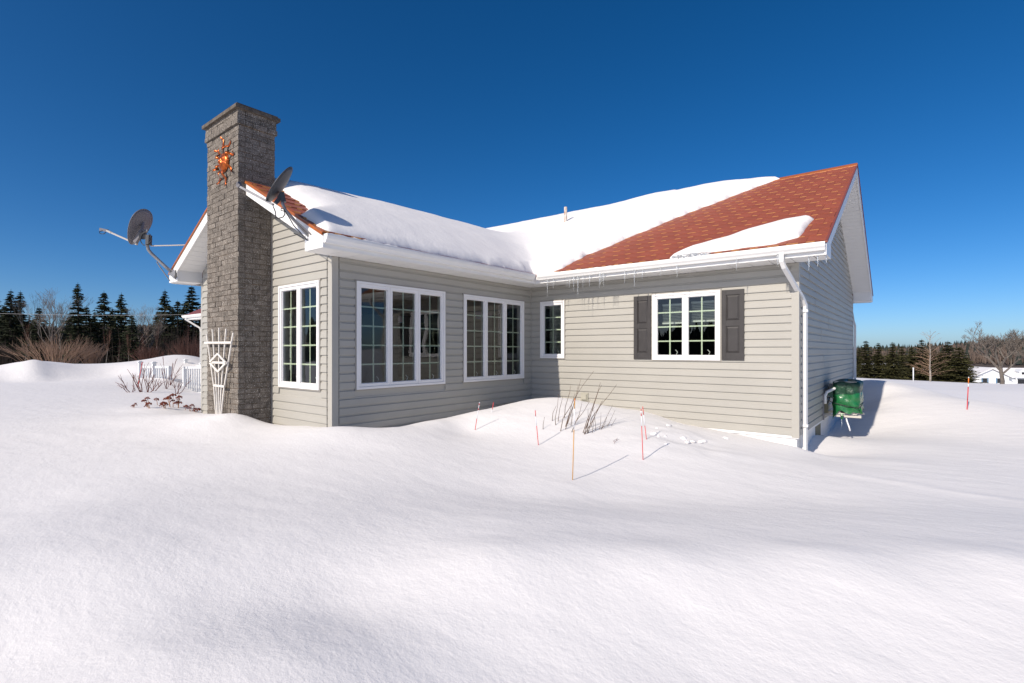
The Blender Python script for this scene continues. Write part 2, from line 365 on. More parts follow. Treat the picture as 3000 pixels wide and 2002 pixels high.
# trampled, broken crust where snow slid off the roof
lump = np.exp(-(((XX - 3.95) / .55) ** 2 + ((YY + 1.75) / .75) ** 2)) + .5 * np.exp(-(((XX - 4.6) / .5) ** 2 + ((YY + 1.9) / .4) ** 2))
ZZ += lump * 0.045 * np.maximum(fbm(XX, YY, 5.5, 3, 9), -.5)
streak = np.exp(-(((YY + 1.9 + .25 * (XX - 7)) / .10) ** 2)) * np.clip((XX - 5.6) / .6, 0, 1) * np.clip((9.5 - XX) / 1, 0, 1)
ZZ += 0.02 * streak * (0.6 + 0.4 * fbm(XX, YY, 4, 2, 11))
nx, ny = len(gx), len(gy)
vs = np.stack([XX.ravel(), YY.ravel(), ZZ.ravel()], 1)
ii, jj = np.meshgrid(np.arange(nx - 1), np.arange(ny - 1)); q0 = (jj * nx + ii).ravel()
faces = np.stack([q0, q0 + 1, q0 + nx + 1, q0 + nx], 1)
me = bpy.data.meshes.new('snow_ground')
me.vertices.add(len(vs)); me.vertices.foreach_set('co', vs.ravel())
me.loops.add(len(faces) * 4); me.loops.foreach_set('vertex_index', faces.ravel())
me.polygons.add(len(faces)); me.polygons.foreach_set('loop_start', np.arange(0, len(faces) * 4, 4)); me.polygons.foreach_set('loop_total', np.full(len(faces), 4))
me.polygons.foreach_set('use_smooth', np.ones(len(faces), bool)); me.update(calc_edges=True); me.materials.append(M['snow'])
gr = bpy.data.objects.new('snow_ground', me); COL.objects.link(gr); gr['kind'] = 'structure'

def blob(mb, c, rx, ry, rz_, ang, R, n=8, m=4):
    vs = []; ca, sa = math.cos(ang), math.sin(ang)
    for j in range(m + 1):
        ph = (j / m) * math.pi / 2
        for i in range(n):
            t = 2 * math.pi * i / n; k = R.uniform(.75, 1.2); x, y = math.cos(t) * math.cos(ph) * rx * k, math.sin(t) * math.cos(ph) * ry * k
            vs.append((c.x + x * ca - y * sa, c.y + x * sa + y * ca, c.z - .02 + math.sin(ph) * rz_ * R.uniform(.75, 1.15)))
    mb.add(vs, [(j * n + i, j * n + (i + 1) % n, (j + 1) * n + (i + 1) % n, (j + 1) * n + i) for j in range(m) for i in range(n)])
Rb = random.Random(8); mb = MB()
for i in range(24):
    u, v = (Rb.gauss(1945, 34), Rb.gauss(1264, 15)) if i < 15 else (Rb.gauss(2030, 30), Rb.gauss(1287, 8))
    if i >= 22: u, v = Rb.gauss(1910, 20), Rb.gauss(1312, 10)
    c = on_snow(u, v); blob(mb, c, Rb.uniform(.025, .07), Rb.uniform(.02, .045), Rb.uniform(.027, .045), Rb.uniform(0, 3), Rb)
o = mb.build('snow_crust', M['snow'], kind='stuff', smooth=True); o['label'] = 'broken chunks of snow crust by the sunlit wall'; o['category'] = 'snow'

# ------------------------------------------------------------------ the house
XB, LA, XW, LC, HS, XL = 5.2045, 4.8554, -4.76, 8.2, 2.715, -18.4
CRS = 0.127
EZ = 2.905; TM = 0.525; TW = 0.51; EX = 0.49; EY = -0.50; RY = 4.1; RX = -2.375; RKW = -5.30; RKM = 5.65; LEX = 2 * RX - EX
def zm(y): return EZ + TM * (min(y, 2 * RY - y) - EY)
def zw(x): return EZ + TW * (EX - max(x, 2 * RX - x))
house = thing('house', 'grey vinyl-sided bungalow with snow-covered red shingle roof and brick chimney', 'house')

class Wall:
    """vertical plane: origin o, horizontal axis a, outward normal n"""
    def __init__(s, o, a, n): s.o = Vector(o); s.a = Vector(a); s.n = Vector(n)
    def p(s, t, z, d=0.0): q = s.o + s.a * t + s.n * d; return Vector((q.x, q.y, z))
WA = Wall((0, 0, 0), (0, 1, 0), (1, 0, 0))       # t = Y
WB = Wall((0, 0, 0), (1, 0, 0), (0, -1, 0))      # t = X
WW = Wall((0, -LA, 0), (1, 0, 0), (0, -1, 0))    # t = X
WC = Wall((XB, 0, 0), (0, 1, 0), (1, 0, 0))      # t = Y
WV = Wall((XW, 0, 0), (0, 1, 0), (-1, 0, 0))     # hidden side of the wing, t = Y

def wbox(mb, w, t0, t1, z0, z1, d0, d1, mi=0):
    return mb.prism([w.p(t0, z0, d0), w.p(t1, z0, d0), w.p(t1, z1, d0), w.p(t0, z1, d0)], w.n * (d1 - d0), mi)

def wall_part(w, t0, t1, holes, gable=None, label=None, z0=-0.02, zt=None):
    mb = MB(); ts = sorted({t0, t1} | {h[0] for h in holes} | {h[1] for h in holes}); zt = zt or HS + 0.1
    zs = sorted({z0, zt} | {h[2] for h in holes} | {h[3] for h in holes})
    for i in range(len(ts) - 1):
        run = None
        for j in range(len(zs) - 1):
            tc, zc = (ts[i] + ts[i + 1]) / 2, (zs[j] + zs[j + 1]) / 2
            if any(h[0] < tc < h[1] and h[2] < zc < h[3] for h in holes): continue
            wbox(mb, w, ts[i], ts[i + 1], zs[j], zs[j + 1], -0.14, 0.0)
    if gable:
        mb.prism([w.p(t, z, -0.14) for t, z in gable], w.n * 0.14)
    return mb.build('wall', M['post'], house, label=label)

def course(parent, w, a0, a1, z, b0=None, b1=None, h=CRS, lift=0.0):
    """one lap of siding: a0..a1 along the foot, b0..b1 along the top"""
    b0 = a0 if b0 is None else b0; b1 = a1 if b1 is None else b1
    if a1 - a0 < 0.012: return
    e = lift
    prof = [(0.0, 0.001), (0.0, 0.0235 + e), (.010, 0.0245 + e), (.088, 0.0200 + e), (.102, 0.0075 + e), (h, 0.0045 + e), (h, 0.001)]
    if h < .11: prof = [(0.0, 0.001), (0.0, 0.0195 + e), (min(.01, h * .5), 0.0205 + e), (h, 0.017 + e), (h, 0.001)]
    n_ = len(prof); P = []
    for q, (t0_, t1_) in enumerate(((a0, b0), (a1, b1))):
        for zz, dd in prof: P.append(w.p(t0_ + (t1_ - t0_) * 0 if zz == 0 else (a0 if q == 0 else a1) + ((b0 - a0) if q == 0 else (b1 - a1)) * zz / h, z + zz, dd))
    mb = MB(); F = [(k_, (k_ + 1) % n_, (k_ + 1) % n_ + n_, k_ + n_) for k_ in range(n_)] + [tuple(reversed(range(n_))), tuple(range(n_, 2 * n_))]
    if w.a.cross(Vector((0, 0, 1))).dot(w.n) < 0: F = [tuple(reversed(f)) for f in F]
    mb.add(P, F); mb.build('siding_course', M['siding'], parent)

def side_wall(parent, w, t0, t1, n, holes, seams, rng, first=0):
    """n laps from the foot up, cut round the holes; panels of two laps share their end joints"""
    for k in range(first, n):
        z = k * CRS; h = min(CRS, HS - z - 0.004)
        if k % 2 == 0 or k == first: js = [s + rng.uniform(-.25, .25) for s in rng.choice(seams, size=rng.integers(0, 2), replace=False)] if len(seams) else []
        segs = [(t0, t1)]
        for (a, b, c, d) in holes:
            if z + h * .8 > c and z + h * .2 < d:
                segs = [s2 for s in segs for s2 in ((s[0], min(s[1], a)), (max(s[0], b), s[1])) if s2[1] - s2[0] > 0.012]
        for s in segs:
            cuts = [s[0]] + sorted(j for j in js if s[0] + .3 < j < s[1] - .3) + [s[1]]
            for i in range(len(cuts) - 1):
                course(parent, w, cuts[i], cuts[i + 1] - (0.001 if i < len(cuts) - 2 else 0), z, h=h, lift=0.0012 * (i % 2))
rs = np.random.default_rng(21)
# openings (window frame outlines measured on the walls)
A1 = (-4.466, -2.627, .742, 2.395); A2 = (-2.144, -.292, .742, 2.395)
B1 = (2.827, 4.040, 1.166, 2.372); B2 = (.280, .894, 1.174, 2.388)
W1 = (-1.532, -.305, .744, 2.391)
def grow(h, e): return (h[0] - e, h[1] + e, h[2] - e, h[3] + e)
def shrink(h, e): return (h[0] + e, h[1] - e, h[2] + e, h[3] - e)

zs_w = lambda x: zw(x) - 0.215
wall_w = wall_part(WW, XW, 0, [shrink(W1, .03)], [(XW, HS + .1), (0, HS + .1), (0, zs_w(0)), (RX, zs_w(RX)), (XW, zs_w(XW))], 'sunlit gable wall beside the chimney')
wall_a = wall_part(WA, -LA + .14, 0, [shrink(A1, .03), shrink(A2, .03)], label='shaded wing wall with two triple windows')
wall_b = wall_part(WB, 0, XB, [shrink(B1, .03), shrink(B2, .03)], label='sunlit wall with shuttered window')
zs_c = lambda y: zm(y) - 0.2
wall_c = wall_part(WC, .14, LC, [], [(0, HS + .1), (LC, HS + .1), (LC, zs_c(LC)), (RY, zs_c(RY)), (0, zs_c(0))], 'shaded end gable wall above the heat pump')
wall_v = wall_part(WV, -LA + .14, 0, [(-3.9, -2.9, .8, 2.3)], label='wing wall on the far side')
MBx = MB(); MBx.box(XL, XW, 0.0, .14, -.3, HS + .1); MBx.box(XL, XL + .14, .14, LC, -.3, HS + .1); MBx.box(XL, XB, LC - .14, LC, -.3, HS + .1)
MBx.prism([(XL, 0, HS + .1), (XL, LC, HS + .1), (XL, LC, zs_c(LC)), (XL, RY, zs_c(RY)), (XL, 0, zs_c(0))], (.14, 0, 0))
MBx.build('wall', M['siding'], house, label='long rear part of the house')

side_wall(wall_a, WA, -LA + .10, -.028, 22, [grow(A1, .022), grow(A2, .022)], [-2.4], rs)
side_wall(wall_b, WB, .028, XB - .085, 22, [grow(B1, .022), grow(B2, .022)], [1.6, 2.4, 4.5], rs)
side_wall(wall_w, WW, -1.765, -.085, 21, [grow(W1, .022)], [], rs)
side_wall(wall_w, WW, XW + .06, -3.01, 21, [], [], rs, first=0)
k = 21
while k * CRS < 3.6:            # gable laps above the eave line
    z = k * CRS
    xr = min(-.085, RX + (zw(RX) - .215 - z) / TW); xt = min(-.085, RX + (zw(RX) - .215 - z - CRS) / TW)
    course(wall_w, WW, -1.765, xr, z, b1=max(xt, -1.76)) if xr > -1.7 else None
    if z < 3.3: course(wall_w, WW, max(XW + .06, 2 * RX - xr), -3.01, z, b0=max(XW + .06, 2 * RX - xt))
    k += 1
k = 0
js = []
while k * CRS < zs_c(RY) - .02:
    z = k * CRS; y0 = .085; y1 = LC - .06
    if z + CRS > zs_c(0): y0 = max(y0, (z - (EZ - .2)) / TM + EY)
    if z > zs_c(LC): y1 = min(y1, 2 * RY - ((z - (EZ - .2)) / TM + EY))
    bt0 = max(y0, (z + CRS - (EZ - .2)) / TM + EY); bt1 = min(y1, 2 * RY - ((z + CRS - (EZ - .2)) / TM + EY))
    if bt1 - bt0 < .05: break
    if k % 2 == 0: st = [.9, 2.1, 3.3, 1.5, 2.7][(k // 2) % 5]; js = [st + rs.uniform(-.2, .2) + i * 2.9 for i in range(3)]
    cuts = [y0] + [j for j in js if y0 + .4 < j < y1 - .4] + [y1]
    for i in range(len(cuts) - 1):
        course(wall_c, WC, cuts[i], cuts[i + 1] - (0.002 if i < len(cuts) - 2 else 0), z, b0=bt0 if i == 0 else cuts[i], b1=bt1 if i == len(cuts) - 2 else cuts[i + 1] - .002, lift=0.003 * (i % 2))
    k += 1

# corner posts
def corner_post(x, y, sx, sy, z0, z1, w=.085):
    mb = MB(); pr = .022
    mb.box(*sorted((x + sx * pr, x - sx * w)), *sorted((y + sy * pr, y + sy * .001)), z0, z1)
    mb.box(*sorted((x + sx * pr, x + sx * .001)), *sorted((y + sy * .001, y - sy * w)), z0, z1)
    return mb.build('corner_post', M['post'], house)
corner_post(0, -LA, 1, -1, -.3, HS - .002); corner_post(XB, 0, 1, -1, -.03, HS - .002); corner_post(XW, -LA, -1, -1, -.3, HS - .002, .055)
corner_post(XB, LC, 1, 1, -.03, HS - .002)
MB().box(.001, .026, -.026, -.001, -.2, HS - .002).build('corner_post', M['post'], house, label='inside corner post between the wings')

# white skirt below the siding on the right
skirt = MB().box(-.2, XB - .025, .02, .1, -1.0, -.045).box(XB - .105, XB - .025, .1, LC, -1.0, -.045).build('foundation', M['white'], house)
for i in range(21): 
    x = XB - .03 - (i + 1) * .24
    if x < .3: break
    MB().box(x + .003, x + .237, .012, .0195, -.9, -.046).build('skirt_panel', M['white'], skirt)
for i in range(26):
    y = .02 + i * .3
    if y > 7.6: break
    if 1.75 < y + .15 < 2.45: continue
    MB().box(XB - .0245, XB - .017, y + .003, y + .297, -.9, -.046).build('skirt_panel', M['white'], skirt)
MB().box(XB - .0245, XB - .01, 1.83, 2.42, -.75, -.05).build('foundation_hatch', M['olive'], skirt, label='grey hatch in the foundation skirt')
MB().box(-.3, XB + .012, -.014, .02, -.044, -.002).box(XB - .0235, XB + .012, .02, LC, -.044, -.002).build('drip_strip', M['white'], house, label='white strip under the siding')

# windows: part of the house, with frame, panes and grilles as sub-parts
def window(w, hole, n, rows, label, nin=None):
    t0, t1, z0, z1 = hole
    fr = MB(); fw = .034
    for a, b, c, d in ((t0, t1, z0, z0 + fw), (t0, t1, z1 - fw, z1), (t0, t0 + fw, z0 + fw, z1 - fw), (t1 - fw, t1, z0 + fw, z1 - fw)):
        wbox(fr, w, a, b, c, d, -.12, .042)
    win = fr.build('window', M['frame'], house, label=label)
    ch = MB(); e = .02
    for a, b, c, d in ((t0 - e, t1 + e, z0 - e, z0 - .001), (t0 - e, t1 + e, z1 + .001, z1 + e), (t0 - e, t0 - .001, z0 - .001, z1 + .001), (t1 + .001, t1 + e, z0 - .001, z1 + .001)):
        wbox(ch, w, a, b, c, d, 0.0005, .027)
    ch.build('window_channel', M['channel'], win)
    ww = (t1 - t0 - 2 * fw) / n
    for i in range(n):
        a = t0 + fw + i * ww + .002; b = a + ww - .004; c = z0 + fw + .002; d = z1 - fw - .002; sw = .046
        sb = MB()
        for q in ((a, b, c, c + sw), (a, b, d - sw, d), (a, a + sw, c + sw, d - sw), (b - sw, b, c + sw, d - sw)):
            wbox(sb, w, *q, -.06, .030)
        g0, g1, h0, h1 = a + sw, b - sw, c + sw, d - sw; e2 = .010
        for q in ((g0, g1, h0, h0 + e2), (g0, g1, h1 - e2, h1), (g0, g0 + e2, h0 + e2, h1 - e2), (g1 - e2, g1, h0 + e2, h1 - e2)):
            wbox(sb, w, *q, -.04, .012)
        sb.build('sash', M['frame'], win)
        mu = MB(); m2 = .0115; cx = (g0 + g1) / 2
        wbox(mu, w, cx - m2, cx + m2, h0, h1, -.014, -.006)
        for r in range(1, rows):
            zc = h0 + (h1 - h0) * r / rows
            wbox(mu, w, g0, cx - m2, zc - m2, zc + m2, -.0145, -.0065); wbox(mu, w, cx + m2, g1, zc - m2, zc + m2, -.0145, -.0065)
        mu.build('grille', M['muntin'], win)
        pn = MB(); pn.add([w.p(g0 + .001, h0 + .001, -.002), w.p(g1 - .001, h0 + .001, -.002), w.p(g1 - .001, h1 - .001, -.002), w.p(g0 + .001, h1 - .001, -.002)], [(0, 1, 2, 3)]); pn.build('pane', M['glass'], win)
        cr = MB(); base = w.p(cx + (g1 - g0) * .22, h0 + .012, -.05)
        cr.tube([base, base + Vector((0, 0, .05)) + w.a * .02, base + Vector((0, 0, .09)) - w.a * .02], .007, 6); cr.build('crank_handle', M['frame'], win)
    return win
window(WA, A1, 3, 5, 'triple casement window near the outer corner of the wing')
window(WA, A2, 3, 5, 'triple casement window near the inside corner')
window(WB, B1, 2, 4, 'double casement window between black shutters')
window(WB, B2, 1, 4, 'narrow single casement window by the inside corner')
window(WW, W1, 2, 5, 'double casement window beside the chimney')
window(WV, (-3.9, -2.9, .8, 2.3), 2, 5, 'window in the far wall of the sunroom')

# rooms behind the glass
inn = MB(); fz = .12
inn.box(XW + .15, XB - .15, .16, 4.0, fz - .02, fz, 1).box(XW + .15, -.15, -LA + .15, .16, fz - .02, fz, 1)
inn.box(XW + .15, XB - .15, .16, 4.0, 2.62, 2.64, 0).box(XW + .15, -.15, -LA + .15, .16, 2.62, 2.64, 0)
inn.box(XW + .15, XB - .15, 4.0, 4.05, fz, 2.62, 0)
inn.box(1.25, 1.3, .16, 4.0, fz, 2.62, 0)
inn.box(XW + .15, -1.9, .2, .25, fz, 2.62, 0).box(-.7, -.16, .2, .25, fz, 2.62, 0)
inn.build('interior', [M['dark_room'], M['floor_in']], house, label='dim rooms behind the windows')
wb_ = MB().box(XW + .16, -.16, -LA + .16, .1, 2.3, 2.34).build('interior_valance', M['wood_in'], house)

# shutters
def shutter(x0, x1, z0, z1):
    mb = MB(); d = .03
    st = .07 if x1 - x0 > .3 else .055
    zs = [z0, z0 + .12, (z0 + z1) / 2 - .02, (z0 + z1) / 2 + .075, z1 - .085, z1]
    wbox(mb, WB, x0, x1, z0, z1, .018, .030)
    wbox(mb, WB, x0, x0 + st, z0, z1, .0301, .046); wbox(mb, WB, x1 - st, x1, z0, z1, .0301, .046)
    for a, b in ((zs[0], zs[1]), (zs[2], zs[3]), (zs[4], zs[5])): wbox(mb, WB, x0 + st + .001, x1 - st - .001, a, b, .0301, .044)
    sh = mb.build('shutter', M['shutter'], house)
    for a, b in ((zs[1], zs[2]), (zs[3], zs[4])):
        p = MB(); i0, i1 = x0 + st + .008, x1 - st - .008; a += .008; b -= .008; e = .028
        P = [WB.p(i0, a, .031), WB.p(i1, a, .031), WB.p(i1, b, .031), WB.p(i0, b, .031), WB.p(i0 + e, a + e, .043), WB.p(i1 - e, a + e, .043), WB.p(i1 - e, b - e, .043), WB.p(i0 + e, b - e, .043)]
        p.add(P, [(4, 5, 6, 7), (0, 1, 5, 4), (1, 2, 6, 5), (2, 3, 7, 6), (3, 0, 4, 7)]); p.build('raised_panel', M['shutter'], sh)
shutter(2.462, 2.802, 1.175, 2.360); shutter(4.068, 4.425, 1.175, 2.360)

# dryer vent / outlet box
vb = MB(); wbox(vb, WB, 1.300, 1.470, .315, .480, .015, .04); wbox(vb, WB, 1.315, 1.455, .33, .465, .041, .055); wbox(vb, WB, 1.33, 1.44, .345, .45, .056, .075)
vb.build('wall_vent', M['outlet'], house, label='greige vent box low on the sunlit wall')

# ---- eaves
def gutter_profile(w, t, z):      # K-style section; d measured from the fascia
    return [w(t, 0.0, z), w(t, .0, z - .115), w(t, .062, z - .115), w(t, .078, z - .085), w(t, .100, z - .060), w(t, .112, z - .025), w(t, .112, z), w(t, .100, z), w(t, .100, z - .015), w(t, .010, z - .10), w(t, .008, z)]
def gutter(pf, t0, t1, z, sign, label):
    a = gutter_profile(pf, t0, z); b = gutter_profile(pf, t1, z)
    mb = MB(); n = len(a); mb.add(a + b, [(i, (i + 1) % n, (i + 1) % n + n, i + n) if sign > 0 else (i, i + n, (i + 1) % n + n, (i + 1) % n) for i in range(n)])
    for q in ((0, n)):
        pass
    # end caps
    o = [a[i] for i in (0, 1, 2, 3, 4, 5, 6)]; mb.add(o, [tuple(range(7))]); o = [b[i] for i in (0, 1, 2, 3, 4, 5, 6)]; mb.add(o, [tuple(reversed(range(7)))])
    return mb.build('gutter', M['white'], house, label=label)
GZ = EZ - .012
gutter(lambda t, d, z: Vector((EX - .02 + d, t, z)), RKW + .01, EY - .112, GZ, 1, 'white gutter along the shaded wing eave')
gutter(lambda t, d, z: Vector((t, EY + .02 - d, z)), EX + .095, RKM - .01, GZ, -1, 'white gutter along the sunlit eave')
gutter(lambda t, d, z: Vector((t, EY + .02 - d, z)), XL - .5, LEX - .1, GZ, -1, 'white gutter of the far left eave')
fa = MB(); fa.box(EX - .045, EX - .0215, RKW + .03, EY + .02, HS + .006, EZ - .02); fa.build('fascia', M['white'], house)
fa = MB(); fa.box(EX - .0215, RKM - .03, EY + .0215, EY + .045, HS + .006, EZ - .02); fa.build('fascia', M['white'], house)
fa = MB(); fa.box(XL - .45, LEX, EY + .0215, EY + .045, HS - .012, EZ - .02); fa.box(LEX + .0215, LEX + .045, RKW + .03, EY, HS - .012, EZ - .02); fa.build('fascia', M['white'], house)
# rear eave fascia and gutter of the end gable
fa = MB(); fa.box(-6, RKM - .03, 2 * RY - EY - .045, 2 * RY - EY - .0215, HS - .012, EZ - .02); fa.box(-6, RKM - .01, 2 * RY - EY - .021, 2 * RY - EY + .09, GZ - .1, GZ); fa.build('fascia', M['white'], house)

sof = MB().box(.0, EX - .046, -LA, -.02, HS + .012, HS + .02).box(0, XB, EY + .046, -.002, HS + .0125, HS + .0205).build('soffit', M['channel'], house)
y = RKW + .04
while y < EY - .02:
    y2 = min(y + .292, EY + .045); MB().box(.003, EX - .046, y, y2, HS + .001, HS + .011).build('soffit_panel', M['soffit'], sof); y += .305
x = .003
while x < RKM - .05:
    x2 = min(x + .292, RKM - .035)
    MB().box(max(x, .003), x2, EY + .046, -.003 if x2 < XB + .05 else -.003, HS + .001, HS + .011).build('soffit_panel', M['soffit'], sof); x += .305
MB().box(.003, EX - .047, EY + .046, -.003, HS + .0015, HS + .0115)
MB().box(XL - .45, XW, EY + .046, -.003, HS + .001, HS + .011).build('soffit_panel', M['soffit'], sof)
# sloped soffit under the rakes: narrow boards
def rake_soffit(pfun, s0, s1, step):
    s = s0
    while s < s1:
        e = min(s + step - .005, s1); a = pfun(s); b = pfun(e)
        MB().prism([a[0], a[1], b[1], b[0]], (0, 0, .012)).build('soffit_panel', M['soffit_plain'], sof); s += step
rake_soffit(lambda s: (Vector((s, RKW + .03, zw(s) - .205)), Vector((s, -LA + .0, zw(s) - .205))), LEX + .40, RX - .4, .135)
rake_soffit(lambda s: (Vector((s, RKW + .03, zw(s) - .205)), Vector((s, -LA + .0, zw(s) - .205))), RX + .62, -.02, .135)
rake_soffit(lambda s: (Vector((RKM - .03, s, zm(s) - .205)), Vector((XB + .0, s, zm(s) - .205))), RY + .01, 2 * RY - EY - .48, .115)
rake_soffit(lambda s: (Vector((RKM - .03, s, zm(s) - .205)), Vector((XB + .0, s, zm(s) - .205))), .02, RY - .005, .115)
# backing above the boards so that no sky shows through the joints
bk = MB()
for s0, s1 in ((LEX + .40, RX), (RX, .0)): bk.prism([(s0, RKW + .03, zw(s0) - .19), (s0, -LA, zw(s0) - .19), (s1, -LA, zw(s1) - .19), (s1, RKW + .03, zw(s1) - .19)], (0, 0, .006))
for s0, s1 in ((.02, RY), (RY, 2 * RY - EY - .48)): bk.prism([(RKM - .03, s0, zm(s0) - .19), (XB, s0, zm(s0) - .19), (XB, s1, zm(s1) - .19), (RKM - .03, s1, zm(s1) - .19)], (0, 0, .006))
bk.build('soffit_backing', M['soffit_plain'], sof)

# rake boards with boxed returns at their feet
def rake(pts_lo_hi, ext, name='rake_board', label=None):
    mb = MB(); mb.prism(pts_lo_hi, ext); return mb.build(name, M['white'], house, label=label)
RB = .195
def wing_rake(sgn):
    e = EX if sgn > 0 else LEX; i = .03 if sgn > 0 else LEX + EX - .03
    pts = [(e, RKW, HS), (e, RKW, zw(e) - .018), (RX, RKW, zw(RX) - .018), (RX, RKW, zw(RX) - RB - .02), (i, RKW, zw(i) - RB - .02), (i, RKW, HS)]
    r = rake(pts, (0, .028, 0))
    if sgn > 0: MB().box(.03, .05, RKW + .0285, -LA, HS + .012, zw(.03) - RB).build('return_box', M['white'], r)
    else:
        MB().box(i - .02, i, RKW + .0285, -LA, HS + .012, zw(i) - RB).build('return_box', M['white'], r)
        MB().box(LEX + .046, i - .021, RKW + .0285, -LA, HS + .001, HS + .011).build('return_base', M['white'], r)
    return r
wr1 = wing_rake(1); wr2 = wing_rake(-1)
def main_rake(sgn):
    e = EY if sgn < 0 else 2 * RY - EY; i = -.02 if sgn < 0 else LC + .02
    pts = [(RKM, e, HS), (RKM, e, zm(e) - .018), (RKM, RY, zm(RY) - .018), (RKM, RY, zm(RY) - RB - .02), (RKM, i, zm(i) - RB - .02), (RKM, i, HS)]
    r = rake(pts, (-.028, 0, 0))
    a, b = sorted((i, i + .02 * (-1 if sgn > 0 else -1)))
    MB().box(XB + .023, RKM - .0285, a, b, HS + .012, zm(i) - RB).build('return_box', M['white'], r)
    if sgn > 0: MB().box(XB + .023, RKM - .0285, LC + .021, 2 * RY - EY - .046, HS + .001, HS + .011).build('return_base', M['white'], r)
    return r
mr1 = main_rake(-1); mr2 = main_rake(1)

# ---- roof deck
rd = MB(); th = (0, 0, -.03)
rd.prism([(EX, RKW, EZ), (EX, EY, EZ), (RX, (zw(RX) - EZ) / TM + EY, zw(RX)), (RX, RKW, zw(RX))], th)
rd.prism([(LEX, RKW, EZ), (RX, RKW, zw(RX)), (RX, (zw(RX) - EZ) / TM + EY, zw(RX)), (LEX, EY, EZ)], th)
for x0, x1 in ((XL - .5, RKM),):
    rd.prism([(x0, EY, EZ - .003), (x1, EY, EZ - .003), (x1, RY, zm(RY) - .003), (x0, RY, zm(RY) - .003)], th)
    rd.prism([(x0, RY, zm(RY) - .003), (x1, RY, zm(RY) - .003), (x1, 2 * RY - EY, EZ - .003), (x0, 2 * RY - EY, EZ - .003)], th)
roof = rd.build('roof', M['roof_deck'], house, label='low gabled roof of red metal shingles')

# shingles: one mesh each, shared between alike pieces
def shingle_mesh(kind, wd, ln, t=.0075):
    """local: x across, y up the slope, z proud; copper lip along part of the butt, its sun glint put into the colour"""
    mb = MB()
    a0, a1 = [(0.0, .45), (.06, .5), (.02, .4), (0.0, .62), (.1, .42)][kind]
    mb.add([(0, 0, .001), (wd, 0, .001), (wd, ln, .001), (0, ln, .001), (0, 0, t), (wd, 0, t), (wd, ln, .003), (0, ln, .003)],
           [(4, 5, 6, 7), (0, 1, 5, 4), (1, 2, 6, 5), (3, 0, 4, 7), (2, 3, 7, 6)], 0)
    x0, x1 = a0 * wd, a1 * wd; h = t + .0015
    mb.add([(x0, -.006, .0), (x1, -.006, .0), (x1, -.006, h), (x0, -.006, h), (x0, -.001, h), (x1, -.001, h), (x0, .003, t), (x1, .003, t)],
           [(0, 1, 2, 3), (3, 2, 5, 4), (4, 5, 7, 6)], 1)
    return mb.mesh('roof_shingle', [M['shingle'], M['lip_glint']])
SW, SY = .262, .2605
slopeM = math.sqrt(1 + TM * TM)
sh_m = [shingle_mesh(k, SW - .003, SY * slopeM + .03) for k in range(5)]
def snow_edge_x(y):     # edge of the snow blanket on the main roof
    return float(np.interp(y, [-.6, -.48, .32, .73, 1.21, 1.69, 2.17, 2.72, 3.26, 3.77, 4.11, 5], [.95, .98, 1.21, 1.52, 1.82, 2.16, 2.46, 2.94, 3.38, 3.81, 4.21, 4.5]))
rot_m = Matrix(((1, 0, 0), (0, 1 / slopeM, -TM / slopeM), (0, TM / slopeM, 1 / slopeM))).to_4x4()
rr = random.Random(4)
row = 0
while EY + .045 + row * SY < RY - .12:
    y = EY + .045 + row * SY; off = (row % 2) * SW * .5 + rr.uniform(-.02, .02); i = 0
    while True:
        x1 = RKM - .012 - off + SW - i * SW; x0 = x1 - SW; i += 1
        if x1 < snow_edge_x(y) - .35: break
        if x0 > RKM - .05: continue
        cutw = min(x1, RKM - .012) - x0
        o = bpy.data.objects.new('roof_shingle', sh_m[rr.randrange(5)]); COL.objects.link(o); o.parent = roof
        o.matrix_local = Matrix.Translation((x0, y, zm(y) + .001)) @ rot_m @ Matrix.Diagonal((cutw / SW, 1, 1, 1))
    row += 1
# shingles on the bare strip of the wing roof
slopeW = math.sqrt(1 + TW * TW); SX = .2605
rot_w = Matrix(((0, -1 / slopeW, TW / slopeW), (1, 0, 0), (0, TW / slopeW, 1 / slopeW))).to_4x4()
sh_w = [shingle_mesh(k, SW - .003, SX * slopeW + .03, .02) for k in range(5)]
row = 0
while EX - .045 - row * SX > RX + .15:
    x = EX - .045 - row * SX
    for i in range(4):
        if i == 3 and row < 3: continue
        y0 = RKW + .03 + i * SW + (row % 2) * .1 - .1
        cutw = SW if y0 > RKW + .03 else SW - (RKW + .03 - y0); y0 = max(y0, RKW + .03)
        o = bpy.data.objects.new('roof_shingle', sh_w[rr.randrange(5)]); COL.objects.link(o); o.parent = roof
        o.matrix_local = Matrix.Translation((x, y0, zw(x) + .001)) @ rot_w @ Matrix.Diagonal((cutw / SW, 1, 1, 1))
    row += 1
